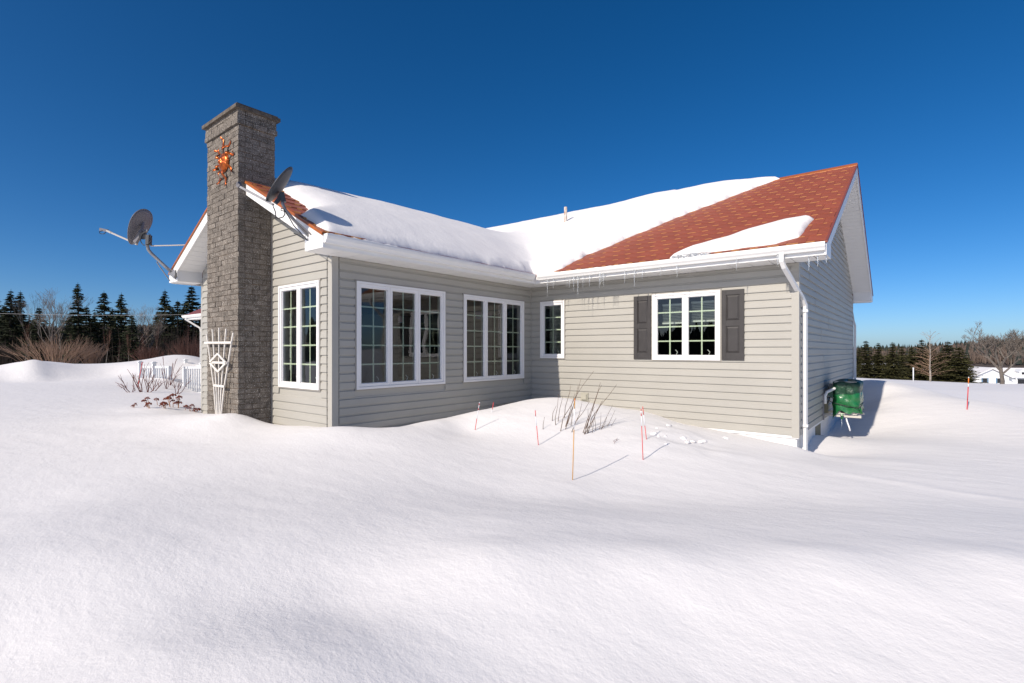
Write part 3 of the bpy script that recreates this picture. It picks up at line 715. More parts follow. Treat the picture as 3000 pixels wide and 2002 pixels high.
# copper ridge cap and drip edges
cp = MB()
cp.prism([(-3, RY - .11, zm(RY - .11) + .016), (-3, RY, zm(RY) + .03), (-3, RY + .11, zm(RY - .11) + .016), (-3, RY + .11, zm(RY - .11) + .006), (-3, RY, zm(RY) + .02), (-3, RY - .11, zm(RY - .11) + .006)], (RKM + 3 + .01, 0, 0))
cp.build('ridge_cap', M['copper'], roof)
de = MB()
for a, b in ((EX, RX), (LEX, RX)):
    for dz, dy, hh in ((.012, -.016, .030), (-.012, -.024, .016)):
        de.prism([(a, RKW + dy, zw(a) + dz), (b, RKW + dy, zw(b) + dz), (b, RKW + dy, zw(b) + dz - hh), (a, RKW + dy, zw(a) + dz - hh)], (0, -dy + .06 if dz > 0 else -dy - .001, 0))
de.build('drip_edge', M['copper'], roof, label='copper drip edge along the wing gable')
de = MB()
for a, b in ((EY, RY), (2 * RY - EY, RY)):
    de.prism([(RKM + .014, a, zm(a) + .010), (RKM + .014, b, zm(b) + .010), (RKM + .014, b, zm(b) - .020), (RKM + .014, a, zm(a) - .020)], (-.03, 0, 0))
de.build('drip_edge', M['roof_deck'], roof)
de = MB(); de.box(EX + .12, RKM - .005, EY - .012, EY + .02, EZ - .012, EZ + .004); de.build('drip_edge', M['copper'], roof, label='copper starter strip above the gutter')
pz = zm(2.46)
vp = MB().tube([(-.66, 2.44, pz - .1), (-.66, 2.44, pz + .20), (-.66, 2.44, pz + .70)], .042, 14).tube([(-.66, 2.44, pz + .695), (-.66, 2.44, pz + .702)], .034, 12)
vp.build('vent_pipe', M['pipe'], roof, True, label='flaking white plumbing vent pipe')

# downspouts
def downspout(pts, label, sz=(.075, .055)):
    mb = MB()
    P = [Vector(p) for p in pts]
    mb.tube(P, .042, 4)
    o = mb.build('downspout', M['white'], house, label=label); return o
ds = downspout([(5.08, EY - .04, GZ - .10), (5.08, EY - .04, GZ - .22), (5.10, EY + .02, GZ - .30), (5.235, .18, 2.17), (5.262, .26, 2.06), (5.262, .26, 1.98), (5.262, .26, -.5)], 'white downspout at the right-hand corner')
for z in (1.95, .12): MB().box(XB + .018, 5.308, .212, .308, z, z + .04).build('strap', M['white'], ds)
downspout([(5.12, 8.65, GZ - .1), (5.14, 8.6, GZ - .25), (5.22, 8.32, 2.2), (5.26, 8.29, 2.05), (5.26, 8.29, 0)], 'white downspout at the rear corner')
downspout([(XL - .1, EY - .03, GZ - .1), (XL - .1, EY - .03, GZ - .2), (XL + .15, -.08, GZ - .55), (XL + .2, -.07, GZ - .7), (XL + .2, -.07, 0)], 'white downspout at the far left end')
# thin dark TV cable down the wing corner
MB().tube([(-.10, -LA - .025, HS - .01), (-.098, -LA - .026, 2.2), (-.103, -LA - .026, 1.2), (-.10, -LA - .025, .15)], .005, 5).build('wall_cable', M['cable'], house)

# ------------------------------------------------------------------ chimney
CX0, CX1, CY0, CY1, CT = -3.0, -1.78, -5.42, -4.83, 5.19
core = MB().box(CX0 + .008, CX1 - .008, CY0 + .008, CY1 - .008, -.4, CT - .02)
chim = core.build('chimney', M['mortar'], house, label='tall speckled grey brick chimney')
BH, BL, MJ = .0845, .2345, .0085
bricks = []
rb = random.Random(11)
row = 0; z = -.2
while z < CT - .05:
    lvl = (CT - z) / BH; ex = 0.03 if 1.2 < lvl < 2.4 else (0.055 if 0 < lvl <= 1.2 and False else 0.0)
    ex = .032 if (2.0 < lvl < 3.1) else (.018 if lvl <= 2.0 and lvl > 0 else 0.0)
    if row % 2 == 0: xs = [CX0 - ex] + [CX0 + BL * i for i in range(1, 5)] + [CX1 + ex]; ys = [CY0 + .105, CY0 + .105 + BL, CY1]
    else: xs = [CX0 - ex, CX0 + .115] + [CX0 + .115 + BL * i for i in range(1, 5)] + [CX1 + ex]; ys = [CY0 + .105, CY0 + .105 + BL * .5, CY0 + .105 + BL * 1.5, CY1]
    zt = min(z + BH - MJ, CT - .001)
    for i in range(len(xs) - 1):
        e = rb.uniform(-.005, .004)
        last = i == len(xs) - 2
        bricks.append(('f', xs[i] + (MJ / 2 if i else 0), xs[i + 1] - (0 if last else MJ / 2), CY0 - ex + e, CY0 + .10, z, zt))
    for i in range(len(ys) - 1):
        e = rb.uniform(-.005, .004)
        bricks.append(('s', CX1 - .10, CX1 + ex + e, ys[i] + MJ / 2 - (.003 if i == 0 else 0), ys[i + 1] - MJ / 2, z, zt))
        bricks.append(('h', CX0 - ex + e, CX0 + .10, ys[i] + MJ / 2, ys[i + 1] - MJ / 2, z, zt))
    for i in range(len(xs) - 1):
        bricks.append(('h', xs[i] + MJ / 2, xs[i + 1] - MJ / 2, CY1 - .10, CY1 + ex, z, zt) if z > 3.8 else ('x',))
    z += BH; row += 1
bricks = [b for b in bricks if b[0] != 'x']
def rough_box(mb, b, r):
    _, x0, x1, y0, y1, z0, z1 = b; j = lambda: r.uniform(-.0035, .0035)
    vs = [(x + j(), y + j(), zz + j()) for zz in (z0, z1) for y in (y0, y1) for x in (x0, x1)]
    mb.add(vs, [(0, 2, 3, 1), (4, 5, 7, 6), (0, 1, 5, 4), (2, 6, 7, 3), (0, 4, 6, 2), (1, 3, 7, 5)])
vis = [b for b in bricks if b[0] != 'h' and b[6] > .1]
vis.sort(key=lambda b: (0 if b[0] == 's' else 1, -(b[2] - b[1]), -b[5]))
single, rest = vis[:296], vis[296:] + [b for b in bricks if b[0] == 'h' or b[6] <= .1]
for b in single:
    mb = MB(); rough_box(mb, b, rb); mb.build('brick', M['brick'], chim)
mb = MB()
for b in rest: rough_box(mb, b, rb)
mb.build('brickwork', M['brick'], chim, kind='stuff')
cap = MB(); e = .065
cap.prism([(CX0 - e, CY0 - e, CT), (CX1 + e, CY0 - e, CT), (CX1 + e, CY1 + e, CT), (CX0 - e, CY1 + e, CT)], (0, 0, .055))
cap.prism([(CX0 - e + .03, CY0 - e + .03, CT + .0551), (CX1 + e - .03, CY0 - e + .03, CT + .0551), (CX1 + e - .03, CY1 + e - .03, CT + .0551), (CX0 - e + .03, CY1 + e - .03, CT + .0551)], (0, 0, .03))
cap.build('chimney_cap', M['concrete'], chim)
MB().box(CX1 + .001, CX1 + .03, -LA - .035, -LA - .001, 0, 3.75).build('flashing', M['channel'], chim)

# ------------------------------------------------------------------ snow on the roof
def poly_sd(X, Y, P):
    """signed distance (positive inside) to polygon P"""
    P = np.array(P); d = np.full(X.shape, 1e9); ins = np.zeros(X.shape, bool); n = len(P)
    for i in range(n):
        a, b = P[i], P[(i + 1) % n]; e = b - a
        t = np.clip(((X - a[0]) * e[0] + (Y - a[1]) * e[1]) / (e @ e), 0, 1)
        d = np.minimum(d, np.hypot(X - a[0] - t * e[0], Y - a[1] - t * e[1]))
        c = ((a[1] > Y) != (b[1] > Y)) & (X < (b[0] - a[0]) * (Y - a[1]) / (b[1] - a[1] + 1e-12) + a[0]); ins ^= c
    return np.where(ins, d, -d)
def roofz(X, Y):
    m = EZ + TM * (np.minimum(Y, 2 * RY - Y) - EY); w = EZ + TW * (EX - np.maximum(X, 2 * RX - X))
    return np.where(Y < EY, w, np.maximum(m, w)), m, w
def blur(Z, r, n=3):
    for _ in range(n):
        for ax in (0, 1):
            k = 2 * r + 1; p = np.pad(Z, [(r, r) if a == ax else (0, 0) for a in (0, 1)], mode='edge'); c = np.cumsum(p, axis=ax)
            c = np.concatenate([np.zeros_like(np.take(c, [0], axis=ax)), c], axis=ax)
            Z = (np.take(c, np.arange(k, c.shape[ax]), axis=ax) - np.take(c, np.arange(0, c.shape[ax] - k), axis=ax)) / k
    return Z
def snow_sheet(xs, ys, sdf, top, bottom, name, rimh=.022):
    """closed blanket: top surface where sdf>0, with a rim dropping to the roof; grid points near the edge slide onto it"""
    X, Y = np.meshgrid(xs, ys); S = sdf(X, Y); Zt = top(X, Y, S); Zb = bottom(X, Y)
    ins = S > 0; ny_, nx_ = X.shape; vid = -np.ones(X.shape, int); v = []; f = []
    cell = ins[:-1, :-1] & ins[1:, :-1] & ins[:-1, 1:] & ins[1:, 1:]
    use = np.zeros(X.shape, bool)
    for a in (0, 1):
        for b in (0, 1): use[a:ny_ - 1 + a, b:nx_ - 1 + b] |= cell
    full = np.zeros(X.shape, int)
    for a in (0, 1):
        for b in (0, 1): full[a:ny_ - 1 + a, b:nx_ - 1 + b] += cell
    rim = use & (full < 4); gyy, gxx = np.gradient(S, ys, xs); g2 = np.maximum(gxx ** 2 + gyy ** 2, .2); X = X.copy(); Y = Y.copy()
    lim = 1.2 * (xs[1] - xs[0]); dxx = np.clip(-S * gxx / g2, -lim, lim); dyy = np.clip(-S * gyy / g2, -lim, lim)
    X[rim] += dxx[rim]; Y[rim] += dyy[rim]; Zb = bottom(X, Y); Zt = np.where(rim, Zb + rimh, Zt)
    idx = np.argwhere(use)
    for (j, i) in idx: vid[j, i] = len(v); v.append((X[j, i], Y[j, i], Zt[j, i]))
    low = {}
    def lo(j, i):
        if (j, i) not in low: low[(j, i)] = len(v); v.append((X[j, i], Y[j, i], min(Zb[j, i] - .005, Zt[j, i] - .01)))
        return low[(j, i)]
    cs = np.argwhere(cell)
    for (j, i) in cs:
        f.append((vid[j, i], vid[j, i + 1], vid[j + 1, i + 1], vid[j + 1, i]))
        for (dj, di, a, b) in ((-1, 0, (j, i), (j, i + 1)), (1, 0, (j + 1, i + 1), (j + 1, i)), (0, -1, (j + 1, i), (j, i)), (0, 1, (j, i + 1), (j + 1, i + 1))):
            jj_, ii_ = j + dj, i + di
            if jj_ < 0 or ii_ < 0 or jj_ >= cell.shape[0] or ii_ >= cell.shape[1] or not cell[jj_, ii_]:
                f.append((vid[b], vid[a], lo(*a), lo(*b)))
    mb = MB(); mb.v = v; mb.f = f; mb.m = [0] * len(f)
    return mb.build(name, M['snow'], smooth=True)

YF = ([-6, -5.3, -4.9, -3.1, -2.9, -1.95, -1.7, -1.4, -1.15, -.93, -.64, -.47, -.30, -.2, .5], [-1, -4.9, -4.74, -4.74, -4.72, -4.80, -4.73, -4.76, -4.74, -4.76, -4.85, -4.92, -5.06, -5.215, -5.225])
def wob(X, Y): return .035 * fbm(X, Y, 2.3, 3, 31) + .022 * fbm(X, Y, 14, 3, 32)
def main_sdf(X, Y, parts=False):
    ex = np.interp(Y, [-.6, -.48, .32, .73, 1.21, 1.69, 2.17, 2.72, 3.26, 3.77, 4.11, 5, 8.7], [.95, .98, 1.21, 1.52, 1.82, 2.16, 2.46, 2.94, 3.38, 3.81, 4.21, 4.4, 4.4])
    d_r = (ex - X) * .78 + .9 * wob(X, Y) + .022 * np.abs(np.sin(math.pi * (Y - EY - .045) / .2605)) - .01
    d_f = Y - np.interp(X, YF[0], YF[1]) + .7 * wob(X, Y)
    d_e = np.maximum(EX - .06 - X, Y - EY - .02) + .016 * fbm(X, Y, 7, 4, 33)
    d_l = np.maximum(X - LEX - .03, Y - EY - .02)
    ch = np.maximum(np.maximum(CX0 - .03 - X, X - CX1 - .05), Y - CY1 - .06)
    if parts: return d_r, d_f, d_e, d_l, ch
    return np.minimum.reduce([d_r, d_f, d_e, d_l, ch, 6.0 - Y])
def cap_prof(S, w): q = np.clip(S / w, 0, 1); return np.sqrt(np.maximum(1 - (1 - q) ** 2, 0))
def main_top(X, Y, S):
    Z, m, w = roofz(X, Y); Zs = blur(Z, 6)
    d_r, d_f, d_e, d_l, chd = main_sdf(X, Y, True)
    T = (.21 + .10 * np.clip((Y + 4.6) / 3.6, 0, 1) + .05 * np.exp(-((X - 1.2) / .7) ** 2) * (X < 1.75) * np.clip((Y - 2.5) / 1.5, 0, 1) + .03 * fbm(X, Y, 1.1, 3, 35)) * np.minimum.reduce([cap_prof(d_r, 1.15), cap_prof(d_f, .6), .30 * cap_prof(d_e, .06) + .70 * np.clip(d_e / 1.0, 0, 1) ** .8, cap_prof(d_l, .4), .5 + .5 * cap_prof(chd, .4)]) + .02
    eav = np.exp(-((EX - X) / .22) ** 2) * (Y < EY); T = T + (.016 * fbm(X, Y, 9, 3, 36) - .03) * eav + .006 * fbm(X * 2, Y, 5, 3, 37)
    ch = np.exp(-(np.hypot(np.maximum(0, np.abs(X - RX) - .61), np.maximum(0, Y - CY1)) / .25) ** 2); T = T * (1 - .5 * ch)
    return np.maximum(Zs + T, Z + .012 + .5 * T)
st_ = snow_sheet(np.arange(LEX, 4.6, .055), np.arange(RKW, 6.05, .055), main_sdf, main_top, lambda X, Y: roofz(X, Y)[0], 'roof_snow')
tag(st_, 'thick white snow blanket filling the valley and ridges of the roof', 'snow')
PATCH = [(3.322, -.47), (3.597, -.139), (4.045, .062), (4.461, .339), (4.873, .614), (5.241, .707), (5.343, .602), (5.28, .029), (5.233, -.187), (4.97, -.40), (4.522, -.385), (3.989, -.44), (3.557, -.50)]
patch_sdf = lambda X, Y: poly_sd(X, Y, PATCH) + .03 * fbm(X, Y, 5, 3, 41)
ps = snow_sheet(np.arange(3.2, 5.45, .028), np.arange(-.5, .8, .028), patch_sdf, lambda X, Y, S: roofz(X, Y)[0] + .018 + (.12 + .02 * fbm(X, Y, 4, 3, 42)) * cap_prof(S, .30), lambda X, Y: roofz(X, Y)[0], 'roof_snow')
tag(ps, 'leftover wedge of icy snow low on the bare red shingles', 'snow')
# thin frozen ledge behind the sunlit gutter and the ice that hangs over it
def lump_strip(x0, x1, name, label, yy, z0, w, h, seed, mtl):
    r = random.Random(seed); mb = MB(); n = int((x1 - x0) / .035); secs = []
    for i in range(n + 1):
        x = x0 + (x1 - x0) * i / n; a = math.sin(math.pi * i / n) ** .4; ww = w * a * r.uniform(.6, 1.15); hh = h * a * r.uniform(.45, 1.2)
        secs.append([(x, yy + .03, z0 + .01), (x, yy - ww, z0 - .0), (x, yy - ww * .92, z0 - hh * .5), (x, yy - ww * .6, z0 - hh), (x, yy - ww * .25, z0 - hh * .55), (x, yy + .02, z0 - .012)])
    vs = [p for s in secs for p in s]; fs = []
    for i in range(n):
        for k in range(6): fs.append((i * 6 + k, i * 6 + (k + 1) % 6, (i + 1) * 6 + (k + 1) % 6, (i + 1) * 6 + k))
    fs += [tuple(range(6)), tuple(reversed(range(n * 6, n * 6 + 6)))]
    mb.add(vs, fs); o = mb.build(name, mtl, smooth=True); return tag(o, label, 'ice')
lump_strip(3.38, 4.02, 'ice_ledge', 'clump of clear ice hanging off the leftover roof snow over the gutter', EY - .0, EZ + .035, .13, .12, 5, M['ice'])
# loose snow lying in the gutters
def gutter_snow(pts, label, seed, amp):
    r = random.Random(seed); mb = MB(); secs = []
    for p in pts:
        h = amp * r.uniform(.3, 1.0)
        secs.append([p(-.085, -.02), p(-.08, h * .6), p(-.045, h), p(-.01, h * .8 + .006), p(.0, -.02)])
    vs = [q for s in secs for q in s]; fs = [(i * 5 + k, i * 5 + k + 1, i * 5 + k + 6, i * 5 + k + 5) for i in range(len(secs) - 1) for k in range(4)]
    mb.add(vs, fs); o = mb.build('gutter_snow', M['snow'], smooth=True); return tag(o, label, 'snow')
gutter_snow([(lambda t: (lambda d, h: (EX - .025 - d, t, GZ + h)))(RKW + .05 + i * .06) for i in range(20)], 'line of loose snow lying in the shaded wing gutter', 3, .035)
gutter_snow([(lambda t: (lambda d, h: (t, EY + .018 + d, GZ + h)))(EX + .12 + i * .07) for i in range(30)], 'line of loose snow lying in the sunlit gutter', 8, .02)

# ------------------------------------------------------------------ icicles
ic = [(275, 250, .9), (323, 190, .6), (448, 180, .5), (483, 205, .8), (515, 255, 1.1), (556, 185, .7), (607, 170, .7), (430, 165, .4), (683, 180, .9), (694, 150, .6), (706, 140, .6), (717, 165, .7),
      (880, 145, .7), (957, 175, 1.0), (1020, 110, .5), (1160, 90, .4), (1290, 98, .6), (1757, 40, .6)]
iz = GZ - .113; ri = random.Random(2)
icl = [(1500 + .3745 * x, 780 + .3745 * yb, s) for x, yb, s in ic] + [(2250 + .17857 * x, 640 + .17857 * yb, s) for x, yb, s in ((668, 870, 1.2), (815, 800, 1.1), (955, 735, .8), (150, 775, .5), (163, 790, .5), (175, 780, .5))]
ORD = 'first second third fourth fifth sixth seventh eighth ninth tenth eleventh twelfth thirteenth fourteenth fifteenth sixteenth seventeenth eighteenth nineteenth twentieth twenty-first twenty-second twenty-third twenty-fourth'.split()
_us = sorted(q[0] for q in icl)
def icicle_label(u, L):
    k = _us.index(u); size = 'long' if L > .28 else ('short' if L < .13 else 'thin')
    return size + ' clear icicle, ' + (ORD[k] + ' from the inside corner along the sunlit eave' if k < 12 else ORD[len(_us) - 1 - k] + ' from the right end of the sunlit eave')
for u, vb, s in icl:
    d = pix(u, vb, 1) - CAM; t = (EY - .045 - CAM.y) / d.y
    if u > 2360: t = (EY + .06 - CAM.y) / d.y
    p = CAM + d * t; top = iz if u < 2360 else HS + .003
    L = max(top - p.z, .06)
    mb = MB(); mb.tube([(0, 0, .006), (ri.uniform(-.003, .003), 0, -L * .3), (ri.uniform(-.004, .004), 0, -L * .65), (0, 0, -L)], [.008 * s + .003, .0055 * s + .002, .003 * s + .0015, .001], 7)
    o = mb.build('icicle', M['ice'], smooth=True); o.location = (p.x, p.y, top)
    tag(o, icicle_label(u, L), 'icicle', 'icicles under the sunlit eave')

# ------------------------------------------------------------------ satellite dishes
def dish_mesh(c, n, u, hh, hw, depth, egg=0.0, nr=8, na=36, thick=.012):
    n = n.normalized(); u = (u - n * u.dot(n)).normalized(); w = n.cross(u); mb = MB()
    def pt(r, a, off):
        x = math.sin(a) * hw * (1 - egg * (1 - math.cos(a)) * .5 * 1.0 if egg else 1); y = math.cos(a) * hh
        return c + w * x * r + u * y * r - n * (depth * (1 - r * r) + off)
    for off in (0.0, thick):
        base = len(mb.v); vs = [pt(0, 0, off)] + [pt((i + 1) / nr, 2 * math.pi * k / na, off) for i in range(nr) for k in range(na)]
        fs = [(0, 1 + k, 1 + (k + 1) % na) for k in range(na)] + [(1 + i * na + k, 1 + (i + 1) * na + k, 1 + (i + 1) * na + (k + 1) % na, 1 + i * na + (k + 1) % na) for i in range(nr - 1) for k in range(na)]
        if off == 0: fs = [tuple(reversed(f)) for f in fs]
        mb.add(vs, fs)
    N1 = 1 + nr * na; o0 = 1 + (nr - 1) * na
    mb.f += [(o0 + k, o0 + (k + 1) % na, N1 + o0 + (k + 1) % na, N1 + o0 + k) for k in range(na)]; mb.m += [0] * na
    rim = [pt(1.0, 2 * math.pi * k / na, .006) for k in range(na + 1)]
    mb.tube(rim, .009, 6, cap=False)
    return mb, n, u, w
U3 = Vector((0, 0, 1))
# dish on the right slope of the wing gable
T6 = lambda x, y, F: pix(700 + .17857 * x, 480 + .17857 * y, F)
d1 = thing('satellite_dish', 'dark grey satellite dish seen edge-on, mounted on the right rake of the gable', 'satellite dish', (0.27, -5.33, 2.80), 'satellite dishes on the gable')
c1 = T6(655, 335, 6.8)
def view_basis(p):
    d = (p - CAM).normalized(); r = d.cross(U3).normalized(); return r, r.cross(d), d
r1, v1, f1 = view_basis(c1); n1 = (-.825 * r1 + .51 * v1 + .23 * f1).normalized()
mbd, n_, u_, w_ = dish_mesh(c1, n1, .527 * r1 + .85 * v1, .285, .245, .05)
mbd.build('reflector', M['dish_dark'], d1, True)
mb = MB().bar(T6(560, 665, 6.72), T6(20, 372, 6.86), .035, .028, mi=0); arm = mb.build('feed_arm', M['steel'], d1)
MB().bar(T6(20, 372, 6.86), T6(-14, 330, 6.87), .05, .05).tube([T6(-14, 330, 6.87), T6(10, 316, 6.86)], .03, 10).build('feed_horn', M['dish'], arm)
mb = MB().tube([T6(1180, 1215, 7.03), T6(1090, 1120, 6.98), T6(870, 880, 6.86), T6(760, 750, 6.80), T6(718, 660, 6.78), T6(706, 560, 6.78)], .021, 10); mb.build('mast', M['steel'], d1, True)
mb = MB().bar(T6(735, 625, 6.80), T6(700, 470, 6.79), .075, .06).bar(T6(600, 640, 6.76), T6(705, 520, 6.8), .06, .05).bar(T6(640, 560, 6.78), T6(700, 470, 6.80), .09, .025); mb.build('mount_head', M['dish_dark'], d1)
mb = MB().bar(T6(1165, 1290, 7.06), T6(1230, 1080, 7.07), .07, .03, up=(0, 1, 0)).bar(T6(1180, 1110, 7.05), T6(1260, 1085, 7.06), .03, .03); mb.build('foot', M['dish_dark'], d1)
mb = MB().tube([T6(870, 870, 6.86), T6(1270, 1235, 6.98), T6(1400, 1325, 7.06)], .010, 6); mb.build('strut', M['steel'], d1)
MB().bar(T6(1390, 1330, 7.05), T6(1465, 1345, 7.08), .06, .06).build('strut_foot', M['cable'], d1)
mb = MB().tube([T6(560, 690, 6.72), T6(600, 790, 6.74), T6(605, 870, 6.76), T6(640, 890, 6.76), T6(720, 870, 6.76), T6(755, 820, 6.76), T6(740, 770, 6.76), T6(690, 760, 6.76), T6(690, 725, 6.76), T6(730, 735, 6.76), T6(820, 870, 6.80), T6(900, 1010, 6.86), T6(1070, 1190, 6.95), T6(1130, 1250, 7.0)], .007, 6); mb.build('cable', M['cable'], d1, True)
mb = MB().tube([T6(1130, 1250, 7.0), T6(1060, 1215, 7.0), T6(960, 1160, 7.25), T6(900, 1135, 7.4)], .006, 5); mb.build('cable', M['cable'], d1, True)
# dish on the left slope
R2 = lambda x, y, F: pix(240 + .2168 * x, 560 + .2168 * y, F)
d2 = thing('satellite_dish', 'grey egg-shaped satellite dish seen from behind, on the left eave corner', 'satellite dish', (-4.89, -5.33, 2.80), 'satellite dishes on the gable')
c2 = R2(768, 478, 10.1); r2_, v2_, f2_ = view_basis(c2); n2 = (-.744 * r2_ + .30 * v2_ + .6 * f2_).normalized()
mbd, n_, u_, w_ = dish_mesh(c2, n2, Vector(U3), .375, .335, .055, egg=.42)
mbd.build('reflector', M['dish'], d2, True)
mb = MB().bar(R2(745, 712, 10.05), R2(640, 665, 10.15), .035, .045).bar(R2(640, 665, 10.15), R2(400, 560, 10.4), .028, .03).bar(R2(400, 560, 10.4), R2(320, 520, 10.5), .04, .035)
arm = mb.build('feed_arm', M['steel_pale'], d2)
MB().bar(R2(340, 530, 10.48), R2(250, 512, 10.56), .05, .055).build('feed_horn', M['dish'], arm)
mb = MB().tube([R2(330, 540, 10.48), R2(280, 528, 10.5), R2(232, 545, 10.5), R2(245, 570, 10.5), R2(290, 575, 10.5), R2(318, 555, 10.48)], .008, 6); mb.build('cable', M['cable'], arm, True)
mb = MB().tube([R2(1235, 1110, 10.1), R2(1110, 1000, 10.07), R2(940, 840, 10.03), R2(898, 790, 10.0), R2(884, 730, 9.98), R2(880, 640, 9.98)], .030, 12); mb.build('mast', M['steel'], d2, True)
mb = MB().bar(R2(720, 690, 10.02), R2(800, 560, 10.0), .06, .07).bar(R2(800, 560, 10.0), R2(830, 415, 10.08), .03, .05).bar(R2(770, 545, 10.02), R2(890, 520, 10.02), .03, .05); mb.build('back_bracket', M['dish'], d2)
mb = MB().bar(R2(900, 720, 9.96), R2(905, 590, 9.96), .10, .06); mb.tube([R2(820, 600, 9.94), R2(835, 600, 9.99)], .07, 14); mb.build('mount_head', M['dish_dark'], d2)
mb = MB().tube([R2(800, 690, 9.93), R2(830, 725, 9.93), R2(900, 720, 9.93), R2(945, 650, 9.93), R2(920, 580, 9.93), R2(860, 545, 9.93), R2(810, 580, 9.93), R2(790, 650, 9.93), R2(800, 690, 9.93)], .008, 6); mb.build('cable', M['cable'], d2, True)
mb = MB().tube([R2(930, 735, 10.0), R2(1180, 730, 9.92), R2(1440, 722, 9.86)], .012, 6); mb.build('strut', M['steel_pale'], d2)
mb = MB().tube([R2(1010, 950, 10.05), R2(1045, 1010, 10.07), R2(1190, 1210, 10.16)], .011, 6); mb.build('strut', M['steel'], d2)
mb = MB().prism([R2(1180, 1110, 10.1), R2(1275, 1065, 10.06), R2(1272, 1190, 10.06)], (0, -.02, 0)).bar(R2(1200, 1115, 10.1), R2(1265, 1150, 10.05), .05, .05); mb.build('foot', M['steel'], d2)

# ------------------------------------------------------------------ copper sun on the chimney
sunb = Vector((-2.26, CY0 - .012, 4.44))
cs = thing('sun_ornament', 'hammered copper sun face with wavy rays hung on the chimney', 'ornament', sunb)
fc = MB(); NR, NA = 14, 36
def face_d(x, z):      # relief of the face, x and z in -1..1
    r2 = x * x + z * z; d = .055 * math.sqrt(max(0, 1 - r2))
    d += .034 * math.exp(-((x / .10) ** 2)) * math.exp(-(((z + .02) / .30) ** 2)) * (1 if z < .35 else .4)
    d += .018 * math.exp(-((x / .17) ** 2 + ((z + .18) / .12) ** 2))
    for s in (-1, 1):
        d += .016 * math.exp(-(((x - s * .36) / .16) ** 2 + ((z - .22) / .07) ** 2))
        d -= .014 * math.exp(-(((x - s * .36) / .2) ** 2 + ((z - .11) / .05) ** 2))
        d += .012 * math.exp(-(((x - s * .36) / .24) ** 2 + ((z - .38) / .05) ** 2))
        d += .014 * math.exp(-(((x - s * .45) / .25) ** 2 + ((z + .25) / .2) ** 2))
    d += .016 * math.exp(-((x / .25) ** 2 + ((z + .42) / .05) ** 2)) + .018 * math.exp(-((x / .22) ** 2 + ((z + .55) / .06) ** 2)) - .010 * math.exp(-((x / .3) ** 2 + ((z + .485) / .03) ** 2))
    d += .012 * math.exp(-((x / .2) ** 2 + ((z + .75) / .1) ** 2))
    return d
vs = [(0, -face_d(0, 0), 0)]; fs = []
for i in range(NR):
    for k in range(NA):
        r = (i + 1) / NR; a = 2 * math.pi * k / NA; vs.append((r * math.cos(a) * .155, -face_d(r * math.cos(a), r * math.sin(a)) - .006, r * math.sin(a) * .158))
fs = [(0, 1 + (k + 1) % NA, 1 + k) for k in range(NA)]
for i in range(NR - 1):
    for k in range(NA): a = 1 + i * NA + k; b = 1 + i * NA + (k + 1) % NA; fs.append((a, b, b + NA, a + NA))
fc.add([Vector(v) + sunb for v in vs], fs); fc.tube([sunb + Vector((.155 * math.cos(2 * math.pi * k / NA), -.006, .158 * math.sin(2 * math.pi * k / NA))) for k in range(NA + 1)], .007, 5, cap=False)
fc.build('sun_face', M['copper_art'], cs, True)
rays = [((-.06, .14), (-.08, .43), .062), ((.07, .14), (.23, .34), .062), ((.15, .06), (.38, .09), .05), ((.13, -.06), (.33, -.21), .05), ((.03, -.15), (.07, -.41), .062), ((-.07, -.14), (-.22, -.32), .062), ((-.14, -.03), (-.37, -.06), .05), ((-.12, .09), (-.32, .26), .05)]
for (a, b, wd) in rays:
    a = Vector((a[0], 0, a[1])); b = Vector((b[0], 0, b[1])); d = (b - a); pr = Vector((-d.z, 0, d.x)).normalized(); n = 14; secs = []
    mbr = MB(); vs = []
    for i in range(n + 1):
        t = i / n; ctr = a + d * t + pr * .028 * math.sin(t * 2 * math.pi); h = .02 + .055 * math.sin(t * math.pi * 2.0 + .4); wv = wd * (.62 + .38 * math.sin(math.pi * min(1, t * 1.25)))
        for s in (-.5, .5):
            vs.append(sunb + ctr + pr * wv * s + Vector((0, -max(h, .004), 0)))
        for s in (.5, -.5):
            vs.append(sunb + ctr + pr * wv * s + Vector((0, -max(h, .004) + .004, 0)))
    fs = []
    for i in range(n):
        for k in range(4): fs.append((i * 4 + k, i * 4 + (k + 1) % 4, i * 4 + 4 + (k + 1) % 4, i * 4 + 4 + k))
    mbr.add(vs, fs + [(0, 3, 2, 1), (n * 4, n * 4 + 1, n * 4 + 2, n * 4 + 3)]); mbr.build('ray', M['copper_art'], cs, True)

# ------------------------------------------------------------------ fan trellis against the chimney
ty = -5.475
tr = thing('trellis', 'white fan-shaped garden trellis with diamond leaning on the brick chimney', 'trellis', (-2.32, ty, .2))
tops = [(-2.877, 1.627), (-2.635, 1.696), (-2.364, 1.715), (-2.093, 1.689), (-1.833, 1.617)]
foots = [(-2.375, .10), (-2.345, .10), (-2.315, .10), (-2.285, .10), (-2.255, .10)]
for (tx, tz), (fx, fz2) in zip(tops, foots):
    s = MB(); mid = ((tx * .42 + fx * .58) + (tx - (-2.32)) * -.10, fz2 * .58 + tz * .42)
    P = [Vector((fx, ty - .03, fz2)), Vector((mid[0], ty - .015, mid[1])), Vector((tx, ty, tz))]
    s.bar(P[0], P[1], .022, .016, up=(0, 1, 0)).bar(P[1], P[2], .022, .016, up=(0, 1, 0)); s.build('upright', M['trellis'], tr)
for a, b in (((-2.885, 1.472), (-1.83, 1.464)), ((-2.655, 1.138), (-1.975, 1.140)), ((-2.48, .757), (-2.09, .754))):
    MB().bar((a[0], ty - .028, a[1]), (b[0], ty - .028, b[1]), .034, .016, up=(0, 1, 0)).build('cross_bar', M['trellis'], tr)
D = [(-2.634, 1.138), (-2.305, 1.285), (-1.99, 1.14), (-2.294, .99)]
